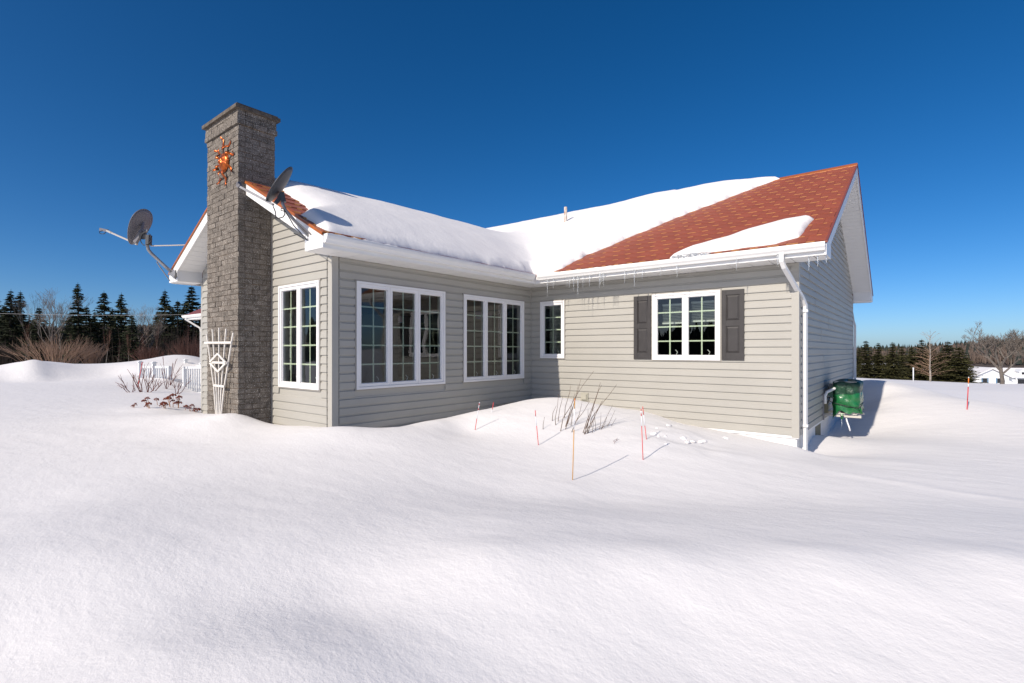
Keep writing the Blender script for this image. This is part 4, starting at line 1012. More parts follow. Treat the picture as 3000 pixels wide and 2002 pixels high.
for i in range(4):
    a, b = D[i], D[(i + 1) % 4]; MB().bar((a[0], ty - .046, a[1]), (b[0], ty - .046, b[1]), .030, .014, up=(0, 1, 0)).build('diamond_bar', M['trellis'], tr)

# ------------------------------------------------------------------ driveway markers in the snow
def stake(base_px, top_px, bands, label, r=.0052, group='snow markers'):
    b = on_snow(*base_px); F = (b - CAM).dot(FWD); t = pix(top_px[0], top_px[1], F)
    o = thing('snow_marker', label, 'snow marker', b, group)
    d = t - b; low = b - d.normalized() * .12
    pos = [low]; 
    for (f1, mname) in bands:
        e = b + d * f1; MB().tube([pos[-1], e], r, 8).build('band', M[mname], o, True); pos.append(e)
    MB().tube([t, t + d.normalized() * .006], r * .6, 6).build('tip', M[bands[-1][1]], o)
    return o
stake((1677.4, 1405), (1684, 1168), [(.62, 'ochre'), (.88, 'stake_white'), (.97, 'ochre'), (1, 'orange')], 'ochre and white marker with orange tip, tallest in the front snow')
stake((1883.8, 1348.4), (1878, 1195), [(.66, 'red'), (.85, 'stake_white'), (.90, 'red'), (.95, 'stake_white'), (.99, 'red'), (1, 'stake_white')], 'tall red and white marker nearest the right, in front of the sunlit wall')
stake((1893.7, 1286), (1883, 1191), [(.42, 'red'), (.75, 'stake_white'), (1, 'red')], 'red-tipped marker standing just behind the tall red one')
stake((1577.4, 1304), (1567.6, 1198), [(.54, 'red'), (.8, 'stake_white'), (.97, 'red'), (1, 'stake_white')], 'red and white marker leaning left, in front of the bare stems')
stake((1392, 1258), (1405, 1178), [(.4, 'red'), (.72, 'stake_white'), (.78, 'red'), (.9, 'stake_white'), (.96, 'red'), (1, 'stake_white')], 'white-topped marker leaning right before the triple window')
stake((1441, 1206), (1446, 1178), [(.25, 'stake_white'), (1, 'red')], 'short red marker half buried near the inside corner of the house')
stake((2833, 1199), (2838, 1104), [(.28, 'red'), (.7, 'red'), (.8, 'stake_white'), (.97, 'orange'), (1, 'stake_white')], 'red marker with orange and white top on the far right drift', r=.009)
mk = stake((404, 1133), (417, 1060), [(1, 'red')], 'thin red marker among the red-stemmed shrubs on the left', r=.012)

# ------------------------------------------------------------------ bare stems and dried plants
def stem(mb, pts, r0, r1, n=5):
    k = len(pts); mb.tube(pts, [r0 + (r1 - r0) * i / (k - 1) for i in range(k)], n)
def px_stems(name, label, cat, stems, base_px, m, r0=.008, group=None):
    b = on_snow(*base_px); o = thing(name, label, cat, b, group)
    for st in stems:
        F0 = (on_snow(*st[0]) - CAM).dot(FWD); mb = MB(); P = [pix(u, v, F0 + .05 * i) for i, (u, v) in enumerate(st)]
        P[0] = P[0] - Vector((0, 0, .06)); stem(mb, P, r0, r0 * .35); mb.build('stem', M[m], o, True)
    return o
S4 = lambda x, y: (1330 + .3277 * x, 1060 + .3277 * y)
def S4s(*pts): return [S4(*p) for p in pts]
big = [S4s((945, 625), (975, 500), (1040, 400), (1080, 320), (1150, 210), (1250, 80)), S4s((985, 610), (1030, 480), (1075, 370), (1110, 250), (1135, 150)), S4s((985, 580), (1040, 430), (1080, 280)),
       S4s((1000, 560), (1060, 420), (1110, 210)), S4s((1035, 635), (1090, 530), (1160, 440), (1220, 335)), S4s((1060, 560), (1120, 470), (1145, 360)),
       S4s((910, 570), (905, 500), (925, 400), (935, 285)), S4s((875, 530), (885, 450), (915, 390)), S4s((925, 535), (945, 420), (975, 300)), S4s((985, 500), (995, 400), (1035, 270), (1042, 210)),
       S4s((1040, 580), (1055, 500), (1060, 440))]
px_stems('bare_shrub', 'clump of bare brown stems with the tallest twig reaching up the sunlit wall', 'shrub', big, S4(985, 600), 'twig', .0058)
big2 = [S4s((1140, 640), (1190, 520), (1240, 400), (1285, 270), (1310, 180)), S4s((1150, 650), (1220, 480), (1290, 260), (1320, 205)), S4s((1190, 640), (1230, 500), (1300, 400), (1390, 290), (1455, 200)),
        S4s((1140, 655), (1230, 540), (1330, 345)), S4s((1205, 590), (1260, 480), (1320, 350)), S4s((1190, 645), (1200, 520), (1198, 420)), S4s((1160, 600), (1225, 460), (1255, 400))]
px_stems('bare_shrub', 'second clump of straight bare stems, to the right of the tallest twig', 'shrub', big2, S4(1150, 645), 'twig', .0058)
low = [S4s((1280, 615), (1330, 580), (1390, 550)), S4s((1285, 610), (1310, 560), (1315, 450)), S4s((1300, 600), (1350, 520), (1420, 380)), S4s((1340, 580), (1385, 550), (1440, 430)), S4s((1270, 620), (1265, 550), (1250, 430)), S4s((1330, 585), (1400, 580), (1450, 500)), S4s((1290, 600), (1345, 560), (1370, 480)), S4s((1230, 640), (1245, 560), (1262, 480))]
px_stems('bare_shrub', 'low spreading bare twigs at the right of the stem clumps', 'shrub', low, S4(1285, 612), 'twig', .0045)
px_stems('bare_shrub', 'tiny lone reddish twig poking out of the snow by the markers', 'shrub', [S4s((1412, 745), (1440, 710), (1478, 690)), S4s((1440, 712), (1455, 690), (1460, 675)), S4s((1425, 728), (1430, 700), (1450, 690))], S4(1412, 745), 'dogwood', .004)
px_stems('bare_shrub', 'single short bent twig left of the stem clumps', 'shrub', [S4s((795, 610), (797, 555), (810, 490))], S4(795, 610), 'twig', .006)
rl = random.Random(9)
for leaf in ((1035, 245), (1052, 480), (975, 490), (1248, 535)):
    pass
# red-twig shrubs and sedum on the left
R3 = lambda x, y: (.3189 * x, 760 + .3189 * y)
def dogwood(bx, by, tips, label):
    b = on_snow(*R3(bx, by)); F = (b - CAM).dot(FWD); o = thing('red_twig_shrub', label, 'shrub', b, 'red-twig shrubs left of the house')
    r = random.Random(int(bx)); root = b + Vector((0, 0, -.05))
    for i, (tx, ty_) in enumerate(tips):
        p = pix(*R3(tx, ty_), F + r.uniform(-.3, .3)); j = root.lerp(p, .3) + Vector((r.uniform(-.03, .03), r.uniform(-.03, .03), 0)); mb = MB()
        stem(mb, [root, j, root.lerp(p, .65) + Vector((0, 0, .03)), p], .0105, .0045)
        for q in range(2):
            t = r.uniform(.4, .8); s = root.lerp(p, t); e = s + (p - root) * r.uniform(.18, .3) + Vector((r.uniform(-.12, .12), r.uniform(-.12, .12), r.uniform(.02, .15))); stem(mb, [s, s.lerp(e, .5) + Vector((0, 0, .02)), e], .006, .003)
        mb.build('stem', M['dogwood'], o, True)
dogwood(1210, 1220, [(1085, 1065), (1080, 1155), (1105, 1140), (1230, 1060), (1250, 1195)], 'leftmost low red-twig shrub with stems splayed to the left')
dogwood(1305, 1218, [(1170, 1005), (1215, 1040), (1270, 1060), (1330, 960), (1240, 1130)], 'red-twig shrub beside the thin red marker')
dogwood(1358, 1220, [(1300, 1010), (1385, 980), (1420, 1060), (1350, 1090), (1490, 1115)], 'red-twig shrub in the middle of the row, before the white railing')
dogwood(1410, 1205, [(1310, 1080), (1395, 1060), (1440, 1100), (1480, 1150), (1530, 1110)], 'broad low red-twig shrub right of the middle one')
dogwood(1530, 1188, [(1495, 890), (1480, 1000), (1550, 1060), (1560, 1090)], 'tall red-twig shrub with the highest stem, before the railing gap')
dogwood(1558, 1150, [(1620, 910), (1590, 960), (1640, 1045), (1655, 990)], 'red-twig shrub leaning right behind the row')
dogwood(1625, 1235, [(1590, 1110), (1760, 1108), (1680, 1130), (1640, 1140)], 'rightmost red-twig shrub, long stem pointing to the house wall')
def sedum(bx, by, heads, label):
    b = on_snow(*R3(bx, by)); F = (b - CAM).dot(FWD); r = random.Random(int(bx * 3)); o = thing('dried_sedum', label, 'plant', b, 'dried sedum by the house corner')
    for (hx, hy, w) in heads:
        p = pix(*R3(hx, hy), F + r.uniform(-.08, .08)); w = w * .3189 / FPX * F; mb = MB()
        stem(mb, [b + Vector((r.uniform(-.02, .02), 0, -.05)), b.lerp(p, .6) + Vector((0, 0, .0)), p], .006, .004); mb.build('stem', M['sedum_stem'], o, True)
        hd = MB()
        for q in range(46):      # cluster of seed tufts
            a = r.uniform(0, 6.28); rr_ = math.sqrt(r.random()) * w * .5; c = p + Vector((rr_ * math.cos(a), rr_ * math.sin(a), r.uniform(-.012, .012) + .035 * (1 - (2 * rr_ / w) ** 2) - .01)); s = w * r.uniform(.07, .12)
            hd.add([c + Vector(v) * s for v in ((1, 0, 0), (-.5, .87, 0), (-.5, -.87, 0), (0, 0, 1.1), (0, 0, -.9))], [(0, 1, 3), (1, 2, 3), (2, 0, 3), (1, 0, 4), (2, 1, 4), (0, 2, 4)])
        hd.build('seed_head', M['sedum'], o)
sedum(1225, 1358, [(1220, 1345, 34), (1245, 1332, 30)], 'leftmost dried sedum, two small flat heads almost buried')
sedum(1380, 1365, [(1355, 1275, 42), (1325, 1300, 46), (1365, 1325, 60), (1345, 1345, 36)], 'dried sedum clump with four rusty heads, second from the left')
sedum(1450, 1335, [(1438, 1285, 44)], 'single dried sedum head on a thin stem between two clumps')
sedum(1520, 1365, [(1505, 1320, 60), (1488, 1340, 40), (1525, 1335, 40)], 'dried sedum clump with a large rusty head left of the tallest ones')
sedum(1565, 1355, [(1540, 1278, 66), (1550, 1265, 40)], 'dried sedum with the broadest rusty head')
sedum(1590, 1355, [(1592, 1245, 56), (1590, 1298, 42)], 'tallest dried sedum stem')
sedum(1637, 1360, [(1650, 1265, 56), (1635, 1315, 66), (1640, 1285, 30)], 'dried sedum with forked heads, right of the tallest')
sedum(1700, 1380, [(1710, 1350, 50)], 'squat dried sedum head on a thick pale stem')
sedum(1745, 1390, [(1765, 1342, 40), (1740, 1365, 30)], 'small dried sedum in the hollow by the corner post')
sedum(1800, 1400, [(1818, 1378, 52), (1785, 1370, 30), (1782, 1388, 26)], 'dark dried sedum clump tight by the corner post')
sedum(1890, 1415, [(1893, 1408, 44)], 'last dried sedum head touching the chimney')

# ------------------------------------------------------------------ heat pump under a green tarp on the end wall
HX0, HX1, HY0, HY1, HZ0, HZ1 = 5.40, 5.76, 2.62, 3.44, .11, .74
hp = thing('heat_pump', 'beige wall-mounted heat pump unit on brackets, mostly hidden under the tarp', 'heat pump', (XB + .02, 2.6, .05))
MB().box(HX0, HX1, HY0, HY1, HZ0, HZ1).build('cabinet', M['beige'], hp)
MB().box(5.50, 5.56, HY0 - .004, HY0 - .001, .135, .175).box(5.60, 5.665, HY0 - .004, HY0 - .001, .135, .175).build('grip_slot', M['cable'], hp)
for y in (HY0 + .02, HY1 - .1):
    MB().bar((XB + .02, y, .075), (5.83, y, .075), .045, .04).bar((XB + .045, y, .10), (XB + .045, y, .5), .03, .03).build('bracket_arm', M['beige'], hp)
MB().bar((5.80, HY0 + .02, .0985), (5.80, HY0 + .1, .0985), .05, .004).build('arm_cap', M['white'], hp)
MB().box(XB + .02, XB + .10, 2.46, 2.56, .13, .31).build('junction_box', M['olive'], hp)
MB().box(XB + .025, XB + .05, 2.40, 2.425, .0, .5).build('wall_rail', M['steel'], hp)
MB().tube([(XB + .06, 2.44, .31), (XB + .06, 2.44, .46), (XB + .08, 2.5, .53), (XB + .2, 2.6, .6), (HX0, 2.7, .62)], .028, 8).build('line_set', M['white'], hp, True)
MB().tube([(HX0, 2.7, .45), (XB + .12, 2.62, .42), (XB + .05, 2.5, .44)], .010, 6).tube([(HX0, 2.75, .52), (XB + .14, 2.62, .50), (XB + .1, 2.52, .32)], .009, 6).build('wiring', M['cable'], hp, True)
MB().box(XB + .03, XB + .16, 3.2, 3.32, .5, .66).build('disconnect_box', M['channel'], hp)
MB().tube([(5.58, HY0 + .05, .07), (5.60, HY0 + .03, -.02), (5.635, HY0, -.12), (5.655, HY0 - .01, -.20)], .014, 8).build('drain_hose', M['stake_white'], hp, True)
# tarp: draped shell with folds
tp = thing('tarp', 'shiny green plastic tarp tied over the heat pump with black cord', 'tarp', (5.58, 2.55, .05))
def tarp_shell():
    mb = MB(); r = random.Random(6); NU, NV = 64, 34
    # perimeter of the box with rounded corners, going round at each height
    per = []
    x0, x1, y0, y1 = HX0 - .03, HX1 + .045, HY0 - .055, HY1 + .03; cr = .10
    pts = []
    for cx_, cy_, a0 in ((x1 - cr, y0 + cr, -90), (x1 - cr, y1 - cr, 0), (x0 + cr, y1 - cr, 90), (x0 + cr, y0 + cr, 180)):
        for i in range(5): a = math.radians(a0 + i * 22.5); pts.append((cx_ + cr * math.cos(a), cy_ + cr * math.sin(a)))
    L = [0]; n = len(pts)
    for i in range(n): L.append(L[-1] + math.dist(pts[i], pts[(i + 1) % n]))
    def per_pt(s):
        s = (s % 1) * L[-1]
        for i in range(n):
            if s <= L[i + 1]: t = (s - L[i]) / (L[i + 1] - L[i]); a, b = pts[i], pts[(i + 1) % n]; return a[0] + (b[0] - a[0]) * t, a[1] + (b[1] - a[1]) * t
    cxm, cym = (x0 + x1) / 2, (y0 + y1) / 2
    grid = []
    for j in range(NV + 1):
        t = j / NV; rowp = []
        for i in range(NU):
            s = i / NU; x, y = per_pt(s)
            low = .19 + (.20 - .19) * 0
            # lower hem: hangs low at the left front corner, high in the middle of the near end
            hang = .165 - .135 * math.exp(-((x - x0) / .085) ** 2) * (1 if y < y0 + .3 else .5) - .03 * math.sin(s * 40)
            if t < .72:
                q = t / .72; z = hang + (HZ1 - .03 - hang) * q; k = 1.0
            else:
                q = (t - .72) / .28; z = HZ1 - .03 + .055 * math.sin(q * math.pi / 2); k = 1 - q ** 1.6
            fold = .016 * math.sin(26 * s * math.pi + 5 * z) * (1 - .5 * t) + .018 * math.sin((x * 9 + z * 13) * 2.2) + .012 * math.sin(x * 31 - z * 37 + y * 11)
            puff = .018 * math.exp(-((z - .32) / .10) ** 2) - .022 * math.exp(-((z - (.335 - (x - x0) * .22)) / .018) ** 2)
            f_ = 1 + (fold + puff) * 1.6
            rowp.append((cxm + (x - cxm) * k * f_, cym + (y - cym) * k * (1 + (f_ - 1) * .5), z + .012 * math.sin(s * 50 + t * 7)))
        grid.append(rowp)
    vs = [p for rw in grid for p in rw]; fs = [(j * NU + i, j * NU + (i + 1) % NU, (j + 1) * NU + (i + 1) % NU, (j + 1) * NU + i) for j in range(NV) for i in range(NU)]
    mb.add(vs, fs)
    for q, f in enumerate(fs):
        zc = sum(vs[i][2] for i in f) / 4; xc = sum(vs[i][0] for i in f) / 4; yc = sum(vs[i][1] for i in f) / 4
        if zc > .49 + .22 * max(0, xc - 5.62) : mb.m[q] = 1  # upper part of the sheet takes the darker green
    return mb
tarp_shell().build('sheet', [M['tarp'], M['tarp_dark']], tp, True)
ear = MB(); ear.add([(HX0 - .02, HY0 - .05, .66), (HX0 - .02, HY0 - .06, .40), (HX0 - .13, HY0 - .09, .50), (HX0 - .06, HY0 - .09, .60), (HX0 - .06, HY0 - .02, .54)], [(0, 3, 2), (0, 2, 1), (0, 1, 4), (4, 1, 2), (0, 4, 3), (3, 4, 2)]); ear.build('loose_corner', M['tarp_dark'], tp)
ear = MB(); ear.add([(5.50, HY0 - .075, .13), (5.555, HY0 - .075, .13), (5.545, HY0 - .06, .02), (5.51, HY0 - .06, .02), (5.53, HY0 - .1, .08)], [(0, 1, 4), (1, 2, 4), (2, 3, 4), (3, 0, 4), (0, 3, 2, 1)]); ear.build('loose_corner', M['tarp'], tp)
ear = MB(); ear.add([(HX1 + .06, HY0 + .02, .28), (HX1 + .09, HY0 + .05, .14), (HX1 + .05, HY0 + .05, .13), (HX1 + .03, HY0 + .02, .2), (HX1 + .08, HY0 + .0, .2)], [(0, 1, 4), (1, 2, 4), (2, 3, 4), (3, 0, 4), (0, 3, 2, 1)]); ear.build('loose_corner', M['tarp'], tp)
MB().tube([(XB + .1, HY0 - .03, .37), (HX0 - .03, HY0 - .085, .335), (5.58, HY0 - .085, .285), (HX1 + .03, HY0 - .085, .25), (HX1 + .075, HY0 + .05, .29), (HX1 + .06, HY0 + .4, .30), (HX1 + .06, HY1, .3)], .0075, 6).build('cord', M['cable'], tp, True)
o = MB().tube([(0, 0, 0), (.002, 0, -.07), (0, 0, -.16)], [.007, .004, .001], 6).build('icicle', M['ice'], smooth=True); o.location = (5.525, HY0 - .07, .02); tag(o, 'small icicle dripping from the tarp corner', 'icicle')

# blinds and lace behind the sunlit windows
def blind(w, t0, t1, z0, z1, label, step=.028):
    mb = MB(); z = z1
    while z > z0:
        mb.prism([w.p(t0, z, -.20), w.p(t1, z, -.20), w.p(t1, z - .016, -.222), w.p(t0, z - .016, -.222)], w.n * -.0015); z -= step
    wbox(mb, w, t0, t1, z0 - .03, z0, -.222, -.19); wbox(mb, w, t0, t1, z1, z1 + .03, -.225, -.185)
    return tag(mb.build('window_blind', M['blind'], smooth=False), label, 'blind')
blind(WB, 2.93, 3.42, 1.86, 2.17, 'half-raised white blind in the left sash between the shutters')
blind(WB, 3.47, 3.96, 1.88, 2.19, 'half-raised white blind in the right sash between the shutters')
blind(WB, .36, .83, 1.27, 2.3, 'lowered white blind in the narrow window')

# ------------------------------------------------------------------ white porch railing on the left
def railing(p0, p1, n, zt, zb, posts, label):
    r = thing('porch_railing', label, 'railing', Vector((p0.x, p0.y, zb)), 'porch railings left of the house')
    d = p1 - p0; L = d.length; d2 = d.normalized()
    MB().bar(Vector((p0.x, p0.y, zt)), Vector((p1.x, p1.y, zt)), .07, .09).build('top_rail', M['house_white'], r)
    MB().bar(Vector((p0.x, p0.y, zb + .08)), Vector((p1.x, p1.y, zb + .08)), .05, .06).build('bottom_rail', M['house_white'], r)
    for i in range(n):
        q = p0 + d * ((i + .5) / n); MB().box(q.x - .019, q.x + .019, q.y - .019, q.y + .019, zb + .111, zt - .046).build('baluster', M['house_white'], r)
    for t, h in posts:
        q = p0 + d * t; po = MB().box(q.x - .055, q.x + .055, q.y - .055, q.y + .055, zb - .4, zt + h).build('post', M['house_white'], r)
        if h > .08: MB().box(q.x - .085, q.x + .085, q.y - .085, q.y + .085, zt + h + .001, zt + h + .03).box(q.x - .05, q.x + .05, q.y - .05, q.y + .05, zt + h + .031, zt + h + .055).build('post_cap', M['house_white'], po)
rp = lambda u: Vector((pix(u, 1071, 18.5).x, pix(u, 1071, 18.5).y, 0))
railing(rp(411), rp(497), 13, .74, -.25, [(0, .16), (.47, .14), (1, .02)], 'white porch railing with two capped posts left of the gap')
railing(rp(541), rp(600), 9, .72, -.28, [(0, .04), (1, .02)], 'white porch railing right of the gap, running behind the house corner')
railing(pix(470, 1066, 22.5) * 1.0, pix(590, 1060, 22.5) * 1.0, 14, .66, -.2, [(.62, .25), (1, .1)], 'far white porch railing half hidden by the snow mound')

# ------------------------------------------------------------------ trees
def conifer(seed, h, r, whorls, per, droop, gap, bare=0.12, clump=1.0, dense=1.0):
    """local meshes: crown of many small needle sprays, and a tapering trunk"""
    R = random.Random(seed); cr = MB()
    for i in range(whorls):
        t = bare + (1 - bare) * (i + R.uniform(-.3, .3)) / whorls; t = min(max(t, bare), .995)
        z0 = h * t; rad = r * (1 - t) ** .82 * R.uniform(.45, 1.2) + .03 * r
        for b in range(per):
            if R.random() < gap: continue
            a = R.uniform(0, 6.283); L = rad * R.uniform(.55, 1.1); n = max(3, int(L / (.42 * clump)) + 2); dr = droop * R.uniform(.5, 1.3)
            ca, sa = math.cos(a), math.sin(a)
            for k in range(n):
                s = (k + .7) / n; d = L * s; z = z0 - dr * L * (s ** 1.5) + .22 * L * s * s
                w = (.36 + .20 * (1 - s)) * clump * R.uniform(.7, 1.25) * min(1.0, .45 + L / 1.6)
                for side in (-1, 1):
                    off = R.uniform(.1, .55) * w * side
                    p = Vector((ca * d - sa * off, sa * d + ca * off, z + R.uniform(-.06, .06)))
                    e1 = Vector((ca * .8 - sa * side * R.uniform(.3, 1), sa * .8 + ca * side * R.uniform(.3, 1), R.uniform(-.6, .25))).normalized() * w * R.uniform(.8, 1.3)
                    e2 = Vector((R.uniform(-1, 1), R.uniform(-1, 1), R.uniform(-.5, .5))).normalized() * w * .34
                    cr.add([p - e1 * .35 - e2, p - e1 * .35 + e2, p + e1 * .65 + e2 * .3, p + e1 * .65 - e2 * .3], [(0, 1, 2, 3)])
    cr.tube([(0, 0, h * .93), (0, 0, h * 1.02)], [.05, .01], 4)
    tk = MB(); tk.tube([(0, 0, -.6), (R.uniform(-.08, .08), R.uniform(-.08, .08), h * .5), (0, 0, h * .97)], [.02 * h, .012 * h, .02], 6)
    return cr, tk
def bare_tree(seed, h, spread, levels=5, trunk_h=.3, r0=None, up=.25, kids=(3, 4), lean=(0, 0), thin=.6):
    R = random.Random(seed); tk = MB(); br = MB(); r0 = r0 or h * .016
    def grow(p, d, L, r, lev):
        n = 3; pts = [p]; q = p; dd = d
        for i in range(n):
            dd = (dd + Vector((R.uniform(-.16, .16), R.uniform(-.16, .16), R.uniform(-.03, .10) + up * .12))).normalized(); q = q + dd * L / n; pts.append(q)
        (tk if lev == 0 else br).tube(pts, [r, r * .88, r * .76, r * .64], 5 if lev < 2 else 3, cap=False)
        if lev >= levels: return
        for k in range(R.randint(*kids) + (1 if lev == 0 else 0)):
            t = R.uniform(.45, 1.0) if lev else R.uniform(.55, 1.0); i = min(int(t * n), n - 1); s = pts[i].lerp(pts[i + 1], t * n - i)
            a = R.uniform(0, 6.283); o = Vector((math.cos(a), math.sin(a), 0)); nd = (dd * R.uniform(.5, 1.0) + o * spread * R.uniform(.5, 1.0) + Vector((0, 0, up * R.uniform(.4, 1)))).normalized()
            grow(s, nd, L * R.uniform(.52, .78), max(r * thin * R.uniform(.6, .95), .006 * h / 10), lev + 1)
    grow(Vector((0, 0, -.3)), Vector((lean[0], lean[1], 1)).normalized(), h * trunk_h + .3, r0, 0)
    return br, tk
def norm_h(mbs, h):
    zt = max(v[2] for m in mbs for v in m.v)
    for m in mbs: m.v = [(v[0] * h / zt, v[1] * h / zt, v[2] * h / zt) for v in m.v]
    return mbs
# shared tree shapes, each 10 m tall
RAG = []
for i, (rr_, wh, per, dr, gp, ba) in enumerate(((2.5, 44, 8, .30, .30, .10), (3.0, 40, 8, .22, .36, .14), (2.3, 46, 7, .36, .26, .06), (3.1, 38, 8, .25, .38, .16))):
    c, t = conifer(100 + i, 10, rr_, wh, per, dr, gp, ba, 1.05); RAG.append((c.mesh('crown', M['needles']), t.mesh('trunk', M['bark'])))
DEN = []
for i, (rr_, wh, per) in enumerate(((3.0, 34, 13), (2.6, 36, 12), (3.5, 32, 14))):
    c, t = conifer(200 + i, 10, rr_, wh, per, .25, .03, .0, 1.1); DEN.append((c.mesh('crown', M['needles_warm']), t.mesh('trunk', M['bark'])))
BARE = []
for i, (sp, lv, th_, up_, kd, mt) in enumerate(((.75, 5, .34, .35, (3, 4), 'bark_grey'), (.6, 5, .45, .5, (2, 4), 'bark_grey'), (.9, 5, .25, .3, (3, 4), 'bark_grey'), (.45, 4, .5, .6, (2, 4), 'birch'), (.5, 4, .42, .5, (3, 4), 'birch'))):
    b, t = norm_h(bare_tree(300 + i, 10, sp, lv, th_, .13 if mt != 'birch' else .09, up_, kd), 10); BARE.append((b.mesh('branches', M['bark_grey' if mt != 'birch' else 'bush_red']), t.mesh('trunk', M[mt])))
def tree_at(u, vtop, F, pair, name, label, cat='tree', group=None, wide=1.0, rz=None, parts=('crown', 'trunk')):
    p = pix(u, 1000, F); z = gz(p.x, p.y) - .15; zt = pix(u, vtop, F).z; h = zt - z; s = h / 10
    rz = random.uniform(0, 6.28) if rz is None else rz
    return place(name, [(parts[0], pair[0]), (parts[1], pair[1])], (p.x, p.y, z), rz, (s * wide, s * wide, s), label, cat, group)
L3 = lambda x, y: (.3189 * x, 760 + .3189 * y)
left_con = [(-40, 330, 92, 1, 'spruce cut off by the left edge of the picture'), (100, 280, 86, 0, 'ragged spruce at the left with a pointed top, by a slimmer one'), (188, 295, 90, 2, 'slim spruce close right of the pointed one at the far left'),
            (360, 437, 84, 3, 'short spruce left of the tall bare tree'), (715, 220, 84, 2, 'tallest narrow spruce of the left treeline'), (955, 295, 86, 1, 'broad ragged spruce in the middle of the left treeline'),
            (1115, 310, 90, 0, 'spruce right of the broad ragged one'), (1212, 505, 84, 3, 'small dark spruce below the gap in the treeline'), (1515, 280, 100, 0, 'bluish spruce under the left dish mast'),
            (1632, 375, 104, 1, 'shorter hazy spruce between two taller ones by the roof corner'), (1762, 240, 104, 3, 'tall hazy spruce just left of the house corner'), (1900, 330, 104, 1, 'spruce mostly hidden behind the house corner')]
left_con += [(40, 420, 96, 1, 'mid-height spruce below the pointed one at the far left'), (145, 440, 95, 3, 'mid-height spruce between the two far left tops'), (270, 525, 96, 0, 'low spruce right of the slim one at the far left'), (640, 520, 95, 1, 'mid-height spruce hugging the left side of the tallest one'),
             (795, 430, 94, 3, 'mid-height spruce hugging the right side of the tallest one'), (870, 480, 96, 0, 'mid-height spruce on the left flank of the broad one'), (1035, 450, 96, 2, 'mid-height spruce between the broad one and its right neighbour'), (1450, 470, 106, 1, 'mid-height hazy spruce left of the bluish one'), (1580, 430, 108, 2, 'mid-height hazy spruce right of the bluish one'), (1690, 420, 108, 0, 'mid-height hazy spruce below the tall hazy one')]
for x, y, F, k, lb in left_con:
    u, v = L3(x, y); tree_at(u, v, F, RAG[k], 'spruce_tree', lb, 'tree', 'spruces of the left treeline', wide=1.05 if k != 3 else 1.15)
rt = random.Random(77)
low_x = [(-60, 520), (30, 480), (210, 520), (300, 560), (440, 620), (560, 640), (640, 560), (830, 540), (890, 600), (1040, 520), (1300, 600), (1390, 640), (1450, 600), (1590, 560), (1700, 540), (1830, 540), (1930, 500), (-140, 420), (-220, 380)]
side = ['at the left edge', 'near the left edge', 'left of the tall bare tree', 'under the slim spruce', 'behind the alder bush', 'behind the alder bush stems', 'left of the tallest spruce', 'right of the tallest spruce', 'left of the broad spruce', 'right of the broad spruce', 'behind the birches', 'behind the leaning birch', 'left of the bluish spruce', 'right of the bluish spruce', 'below the tall hazy spruce', 'against the house corner', 'behind the house corner', 'outside the left edge', 'far outside the left edge']
for (x, y), sd_ in zip(low_x, side):
    u, v = L3(x, y + rt.uniform(-15, 15)); tree_at(u, v, rt.uniform(104, 122), DEN[rt.randrange(3)] if rt.random() < .4 else RAG[rt.randrange(4)], 'spruce_tree', 'dark background spruce of the left treeline, ' + sd_, 'tree', 'background spruces on the left', wide=1.35)
for x, y, F, k, lb, w_ in ((470, 255, 82, 0, 'tall bare deciduous tree with a fan of fine branches, left treeline', 1.0), (590, 320, 85, 2, 'bare tree right of the tallest fan-shaped one', .8), (250, 300, 84, 1, 'slender bare tree beside the slim spruce', .7), (30, 360, 100, 1, 'bare tree behind the far left spruces', .8),
                    (1280, 390, 88, 0, 'airy bare tree between the middle and the right spruces', 1.0), (1370, 450, 90, 2, 'smaller bare tree right of the airy one', .8)):
    u, v = L3(x, y); tree_at(u, v, F, BARE[k], 'bare_tree', lb, 'tree', 'bare trees of the left treeline', wide=w_, parts=('branches', 'trunk'))
for x, y, F, k, lb in ((968, 620, 80, 3, 'white birch stem below the broad spruce'), (1080, 700, 81, 4, 'thin birch right of the white stem'), (1190, 660, 80, 3, 'leaning birch in the middle of the thicket'), (1320, 600, 80, 4, 'pale birch left of the forked one'), (1430, 565, 80, 3, 'forked white birch left of the white railing'), (1545, 690, 82, 4, 'small birch above the snow mound'), (1712, 560, 84, 3, 'white birch just left of the house corner'), (235, 540, 82, 3, 'grey birch near the left edge')):
    u, v = L3(x, y); tree_at(u, v, F, BARE[k], 'birch_tree', lb, 'tree', 'birches of the left treeline', wide=.55, parts=('branches', 'trunk'))
# bushes: fans of thin stems
def bush(seed, h, w, n):
    R = random.Random(seed); mb = MB()
    for i in range(n):
        a = R.uniform(0, 6.283); s = R.random() ** 1.0; b = Vector((math.cos(a), math.sin(a), 0)) * w * .26 * R.random(); tip = b + Vector((math.cos(a) * w * .46 * s, math.sin(a) * w * .46 * s, h * R.uniform(.62, 1.0) * (1 - .30 * s * s)))
        m_ = b.lerp(tip, .5) + Vector((0, 0, .10 * h)); mb.tube([b - Vector((0, 0, .3)), m_, tip], [.030, .021, .008], 3, cap=False)
        for q in range(5):
            t = R.uniform(.35, .95); st = b.lerp(tip, t) + Vector((0, 0, .10 * h * (1 - abs(2 * t - 1)))); e = st + (tip - b) * R.uniform(.15, .35) + Vector((R.uniform(-.3, .3), R.uniform(-.3, .3), R.uniform(.0, .4))); mb.tube([st, e], [.014, .006], 3, cap=False)
    return mb
